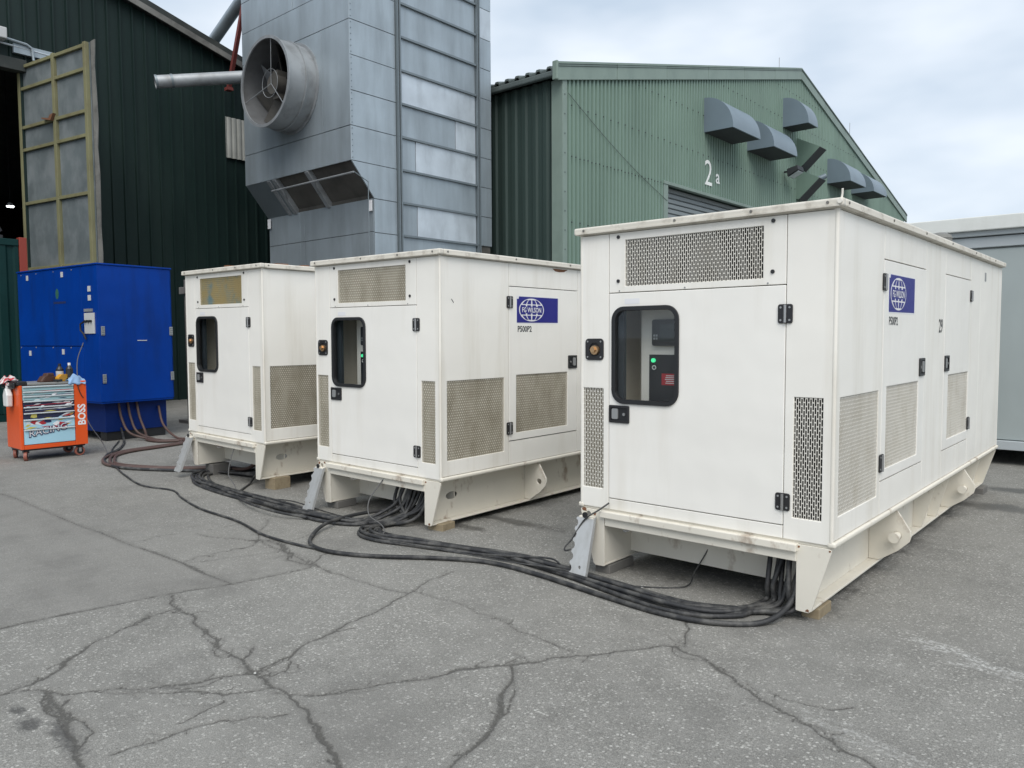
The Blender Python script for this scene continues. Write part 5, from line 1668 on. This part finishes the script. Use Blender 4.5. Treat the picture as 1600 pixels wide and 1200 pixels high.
def bottle(name, x, y, z, mat, cap, h, r, label):
    o = empty(name, (x, y, z), label=label, cat='bottle')
    m = MB()
    pr = [(0, 0), (r, 0), (r, h * .68), (r * .55, h * .82), (r * .38, h * .86)]
    for (r0, z0), (r1, z1) in zip(pr[1:-1], pr[2:]):
        m.cyl((0, 0, z0), (0, 0, z1), r0, 18, r1, caps=True)
    m.build('body', mat, o, smooth=True, fix=False)
    MB().cyl((0, 0, h * .86), (0, 0, h), r * .42, 14).build('cap', cap, o, smooth=True)
    MB().cyl((0, 0, h * .14), (0, 0, h * .58), r + 0.001, 18, caps=False).build('paper_label', 'grey_plate' if r > 0.046 else 'panel_black', o, smooth=True)
    return o


bottle('black_bottle', -11.56, 3.885, 1.031, 'bottle_black', 'bottle_black', 0.24, 0.047, 'black bottle with a pale label on the tool cart')
bottle('black_bottle', -11.50, 3.985, 1.031, 'bottle_black', 'sticker_white', 0.25, 0.044, 'black bottle with a white cap on the tool cart')
tl = empty('power_tool', (-11.47, 3.88, 1.031), 0.5, label='yellow and black hand tool lying on the cart in front of the bottles', cat='tool')
MB().prism([(-0.09, 0), (0.02, 0), (0.05, 0.035), (0.10, 0.05), (0.10, 0.095), (-0.03, 0.10), (-0.09, 0.06)], lambda a, b, t: (t, a, b), -0.03, 0.03).build('body', 'tool_yellow', tl, bevel=0.012)
MB().cyl((0, 0.09, 0.07), (0, 0.17, 0.075), 0.026, 14).build('chuck', 'black_plastic', tl, smooth=True)
MB().box(-0.035, 0.035, -0.12, -0.03, -0.0, 0.035).build('battery', 'black_plastic', tl, bevel=0.006)
tb = empty('tool_pouch', (-11.52, 3.72, 1.031), 0.2, label='small dark brown tool pouch on the cart top', cat='pouch')
MB().prism([(-0.13, 0), (0.13, 0), (0.11, 0.06), (0.03, 0.10), (-0.08, 0.075)], lambda a, b, t: (t, a, b), -0.06, 0.06).build('bag', 'tool_brown', tb, bevel=0.02, seg=3)
MB().prism([(-0.05, 0.075), (0.06, 0.085), (0.05, 0.12), (-0.03, 0.115)], lambda a, b, t: (t, a, b), -0.05, 0.062).build('flap', 'tool_brown', tb, bevel=0.01)


def rag(name, loc, sx, sy, h, mat, label, seed, sag):
    """A crumpled cloth that lies over an edge."""
    n = 20
    rg = np.random.default_rng(seed)
    ph = rg.uniform(0, 6.28, 8)
    mb = MB()
    vs = []
    for i in range(n + 1):
        for j in range(n + 1):
            u, v = i / n - .5, j / n - .5
            z = h * (0.55 + 0.25 * math.sin(9 * u + ph[0] + 4 * v) + 0.22 * math.sin(11 * v + ph[1] - 5 * u) + 0.12 * math.sin(19 * (u + v) + ph[2]))
            e = 1 - max(abs(u), abs(v)) * 2
            z *= min(1, 0.25 + 1.6 * e)
            x = sx * (u + 0.05 * math.sin(13 * v + ph[3]))
            y = sy * (v + 0.06 * math.sin(12 * u + ph[4]))
            z += sag(x, y)
            vs.append((x, y, z))
    fs = [(i * (n + 1) + j, (i + 1) * (n + 1) + j, (i + 1) * (n + 1) + j + 1, i * (n + 1) + j + 1) for i in range(n) for j in range(n)]
    mb.add(vs, fs)
    o = mb.build(name, mat, smooth=True, fix=False, loc=loc)
    o.data.set_sharp_from_angle(angle=R(180))
    s = o.modifiers.new('cloth_thickness', 'SOLIDIFY')
    s.thickness = 0.003
    return tag(o, label, 'cloth')


rag('blue_cloth', (-11.47, 4.03, 1.037), 0.20, 0.22, 0.09, 'cloth_blue', 'crumpled light blue cloth hanging over the corner of the tool cart', 4, lambda x, y: -max(0.0, x - 0.055) * 1.2)
rag('red_cloth', (-11.78, 3.33, 1.057), 0.26, 0.18, 0.07, 'cloth_red', 'red and white rag on the black end tray of the cart', 9, lambda x, y: -max(0.0, -0.04 - y) * 0.9)
sb = empty('spray_bottle', (-11.66, 3.275, 0.72), label='white plastic bottle hanging on the end of the orange cart', cat='bottle')
MB().prism([(-0.075, 0), (0.075, 0), (0.085, 0.15), (0.05, 0.20), (0.025, 0.24), (-0.025, 0.24), (-0.05, 0.20), (-0.085, 0.15)], lambda a, b, t: (a, t, b), -0.03, 0.045).build('body', 'plastic_white', sb, bevel=0.018, seg=3)
MB().cyl((0, 0.008, 0.24), (0, 0.008, 0.275), 0.022, 14).build('neck', 'plastic_white', sb, smooth=True)
MB().box(-0.03, 0.06, -0.012, 0.03, 0.275, 0.315).build('spray_head', 'cloth_red', sb, bevel=0.006)


# ------------------------------------------------------------------ cables across the yard
def smooth_path(pts, k=7):
    return catmull([(p[0], p[1], p[2] if len(p) > 2 else 0.0) for p in pts], k)


def bundle_path(path, off, r, layer, seed, head=(), tail=()):
    """One cable of a bundle: the shared course, shifted sideways by off, with its own small wanderings."""
    rg = np.random.default_rng(seed)
    c = catmull([(x, y, 0.0) for x, y in path], 8)
    d = np.gradient(c, axis=0)
    n = np.stack([-d[:, 1], d[:, 0], 0 * d[:, 0]], 1)
    n /= np.maximum(np.linalg.norm(n, axis=1, keepdims=True), 1e-6)
    s = np.linspace(0, 1, len(c))
    wob = 0.018 * np.sin(2 * math.pi * (s * rg.uniform(1.2, 2.6) + rg.uniform())) + 0.008 * np.sin(2 * math.pi * (s * rg.uniform(4, 6) + rg.uniform()))
    p = c + n * (off + wob)[:, None]
    p[:, 2] = r + layer * r * 1.6 * (0.6 + 0.4 * np.sin(2 * math.pi * (s * 1.4 + rg.uniform())) ** 2) + 0.001
    pts = [tuple(q) for q in p]
    if head:
        pts = [tuple(q) for q in catmull(list(head) + [tuple(p[4])], 8)] + pts[5:]
    if tail:
        pts = pts[:-4] + [tuple(q) for q in catmull([pts[-5]] + list(tail), 8)][1:]
    return pts


def cable(name, pts, r, mat, label, group, n=10):
    m = MB()
    m.tube(pts, r, n)
    o = m.build(name, mat, smooth=True, fix=False)
    return tag(o, label, 'cable', group)


# nearest set to middle set
near = PATHS['near']
for i in range(8):
    off = (i - 3.5) * 0.030
    if i >= 6:
        off = (i - 6.5) * 0.05
    rq = random.Random(40 + i)
    X = -1.585 - 0.026 * i + rq.uniform(-0.02, 0.02)
    yb = 4.33 + rq.uniform(-0.05, 0.12)
    hd = [(X + rq.uniform(-0.03, 0.05), yb + 0.03, 0.46), (X + rq.uniform(-0.02, 0.03), yb, 0.31), (X + rq.uniform(-0.02, 0.02), yb - 0.05, 0.15 + rq.uniform(-0.03, 0.03)),
          (X - 0.015, 4.22 + 0.015 * i, 0.045)]
    tx = -4.70 - 0.05 * i + rq.uniform(-0.02, 0.02)
    tl_ = [(-5.05 + 0.012 * i, 4.05 + 0.016 * i, 0.03), (-5.0 + 0.01 * i, 4.22 + 0.012 * i, 0.06), (tx - 0.09, 4.36, 0.16 + rq.uniform(-0.03, 0.05)), (tx, 4.44 + rq.uniform(-0.04, 0.06), 0.46)]
    pth = [near[0]] + near[1:]
    cable('power_cable', bundle_path([(X - 0.02, 4.17 + 0.01 * i)] + near[2:-2], off, 0.0145, 1 if i >= 6 else 0, 20 + i, hd, tl_), 0.0145, 'cable_black',
          'thick black cable in the bundle curving from the nearest generator to the middle one', 'cables from nearest to middle generator')
# middle set to third set
far = PATHS['far']
for i in range(8):
    off = (i - 3.5) * 0.034
    if i >= 6:
        off = (i - 6.5) * 0.06
    rq = random.Random(70 + i)
    X = -4.74 - 0.047 * i + rq.uniform(-0.015, 0.015)
    yb = 4.42 + rq.uniform(-0.06, 0.10)
    hd = [(X + 0.05, yb, 0.46), (X + rq.uniform(-0.01, 0.03), yb - 0.03, 0.29), (X - 0.07, yb - 0.09, 0.12 + rq.uniform(-0.03, 0.03)), (X - 0.19, 4.21 - 0.012 * i, 0.03)]
    tl_ = [(-8.62 + 0.05 * i, 4.50 + 0.02 * i, 0.03), (-8.0 + 0.03 * i, 4.62, 0.06), (-7.62 - 0.03 * i, 4.66, 0.22), (-7.52 - 0.035 * i, 4.70, 0.5)]
    cable('power_cable', bundle_path([(X - 0.2, 4.16)] + far[2:-2], off, 0.0145, 1 if i >= 6 else 0, 50 + i, hd, tl_), 0.0145, 'cable_black',
          'thick black cable in the bundle curving from the middle generator to the one beyond', 'cables from middle to third generator')
# single black loop in front
lp = PATHS['loop']
pts = [(-4.95, 4.46, 0.46), (-5.0, 4.44, 0.25), (-5.15, 4.36, 0.09)] + [(x, y, 0.046 if i < 3 else 0.018) for i, (x, y) in enumerate(lp[1:9])] + [(-3.59, 3.90, 0.018), (-3.15, 3.90, 0.018), (-2.62, 3.83, 0.018),
       (-2.2, 3.79, 0.018), (-1.90, 3.84, 0.02), (-1.68, 4.02, 0.02), (-1.60, 4.22, 0.10), (-1.59, 4.30, 0.28), (-1.60, 4.34, 0.46)]
cable('power_cable', smooth_path(pts, 8), 0.0155, 'cable_black', 'single thick black cable that loops out in front of the middle generator', None)
cable('power_cable', smooth_path([(x, y, 0.012) for x, y in PATHS['thin']], 7), 0.010, 'cable_black', 'thin black cable running alone across the cracked asphalt from the blue enclosure', None)
bp_ = PATHS['black']
cable('power_cable', smooth_path([(-12.85, 5.15, 0.3), (-12.6, 5.1, 0.12)] + [(x, y, 0.02) for x, y in bp_[1:]], 7), 0.017, 'cable_black', 'black cable coming out under the blue enclosure and looping round the cart side', None)
for i, (pb, off, col) in enumerate(((PATHS['brown'], 0.0, 0), (PATHS['brown'], 0.05, 0), (PATHS['brown'], -0.06, 0))):
    q = bundle_path(pb[1:-2], off, 0.019, 0, 80 + i, head=[(-12.72, 5.10 + 0.14 * i, 0.62), (-12.66, 5.12 + 0.14 * i, 0.35), (-12.52, 5.18 + 0.12 * i, 0.12)],
                    tail=[(-8.75, 4.70 + 0.03 * i, 0.03), (-8.2, 4.72, 0.08), (-7.8 - 0.05 * i, 4.72, 0.3), (-7.72 - 0.05 * i, 4.74, 0.5)])
    cable('power_cable', q, 0.019, 'cable_brown', 'dusty brown cable of the trio hanging from the blue enclosure and sweeping to the generator', 'dusty brown cables from the blue enclosure')
cable('power_cable', smooth_path([(-12.75, 5.75, 0.5), (-12.6, 5.75, 0.2)] + [(x, y, 0.02) for x, y in PATHS['brown2'][2:]] + [(-10.6, 5.7, 0.02), (-9.4, 5.6, 0.02), (-8.4, 5.6, 0.02)], 6), 0.018, 'cable_brown',
      'dusty brown cable lying behind the leaning plate next to the blue enclosure', None)
cable('power_cable', smooth_path([(-7.75, 4.75, 0.5), (-7.85, 4.7, 0.2)] + [(x, y, 0.05 if 2 < i < 5 else 0.02) for i, (x, y) in enumerate(PATHS['branch'][1:])], 7), 0.012, 'cable_black',
      'black branch cable dropping beside the corner foot and crossing over the far bundle', None)
cable('thin_wire', smooth_path([(x, y, 0.006) for x, y in PATHS['wire2']], 6), 0.0045, 'cable_black', 'thin dark wire lying on the asphalt in front of the middle generator', None, 6)
cable('thin_wire', smooth_path([(-2.24, 4.55, 0.43), (-2.26, 4.56, 0.25), (-2.34, 4.5, 0.06)] + [(x, y, 0.007 if i < 3 else 0.05) for i, (x, y) in enumerate(PATHS['wire1'][1:])], 6), 0.0045, 'cable_black',
      'thin black wire hanging under the nearest generator and running along the bundle', None, 6)
cable('thin_wire', smooth_path([(-2.80, 4.19, 0.50), (-2.86, 4.16, 0.45), (-2.97, 4.15, 0.37), (-3.04, 4.11, 0.24), (-3.08, 4.08, 0.18), (-3.06, 4.06, 0.165), (-3.02, 4.07, 0.18)], 6), 0.006, 'cable_black',
      'black wire from the nearest door sill curling over the galvanised plate', None, 6)
cable('thin_wire', smooth_path([(-3.02, 4.18, 0.10), (-3.09, 4.1, 0.03)] + [(x, y, 0.05) for x, y in PATHS['wireplate'][1:]], 6), 0.007, 'cable_black',
      'black wire running from behind the nearest galvanised plate onto the bundle', None, 6)
cable('thin_wire', smooth_path([(-5.16, 4.27, 0.40), (-5.22, 4.20, 0.28), (-5.24, 4.14, 0.18), (-5.12, 4.05, 0.10), (-4.9, 3.99, 0.07), (-4.78, 3.93, 0.04), (-4.7, 3.8, 0.01)], 6), 0.005, 'wire_grey',
      'thin grey wire hanging in front of the middle generator cables', None, 6)
cable('thin_wire', smooth_path([(-7.75, 4.33, 0.46), (-7.78, 4.28, 0.30), (-7.70, 4.20, 0.14), (-7.5, 4.15, 0.06), (-7.4, 4.12, 0.01)], 6), 0.005, 'wire_grey',
      'thin grey wire hanging in front of the generator next to the blue enclosure', None, 6)
cable('thin_wire', smooth_path([(-12.72, 4.62, 1.55), (-12.66, 4.5, 1.25), (-12.5, 4.46, 0.8), (-12.2, 4.45, 0.4), (-11.7, 4.44, 0.14), (-11.3, 4.36, 0.02), (-10.9, 4.2, 0.01)], 6), 0.007, 'wire_grey',
      'thin grey wire hanging down the front of the blue enclosure to the ground', None, 6)

# loose chippings
for i, (x, y, lab) in enumerate([(-4.24, 3.63, 'small pale loose stone lying beside the black cable bundle'), (-3.27, 1.89, 'small pale loose stone where the cracks meet in the foreground'),
                              (-2.53, 4.16, 'small pale loose stone under the front edge of the nearest generator')]):
    m = MB()
    rg = random.Random(i)
    s = 0.006 + 0.004 * rg.random()
    vs = [(s * rg.uniform(.7, 1.2) * math.cos(a), s * rg.uniform(.7, 1.2) * math.sin(a), 0) for a in [k * 1.047 for k in range(6)]]
    vs += [(0.7 * x_, 0.7 * y_, s * rg.uniform(.6, 1)) for x_, y_, _ in vs]
    m.add(vs, [(0, 1, 2, 3, 4, 5), (6, 7, 8, 9, 10, 11)] + [(k, (k + 1) % 6, 6 + (k + 1) % 6, 6 + k) for k in range(6)])
    tag(m.build('stone_chip', 'stone_chip', loc=(x, y, 0.001)), lab, 'stone', 'loose stones on the asphalt')
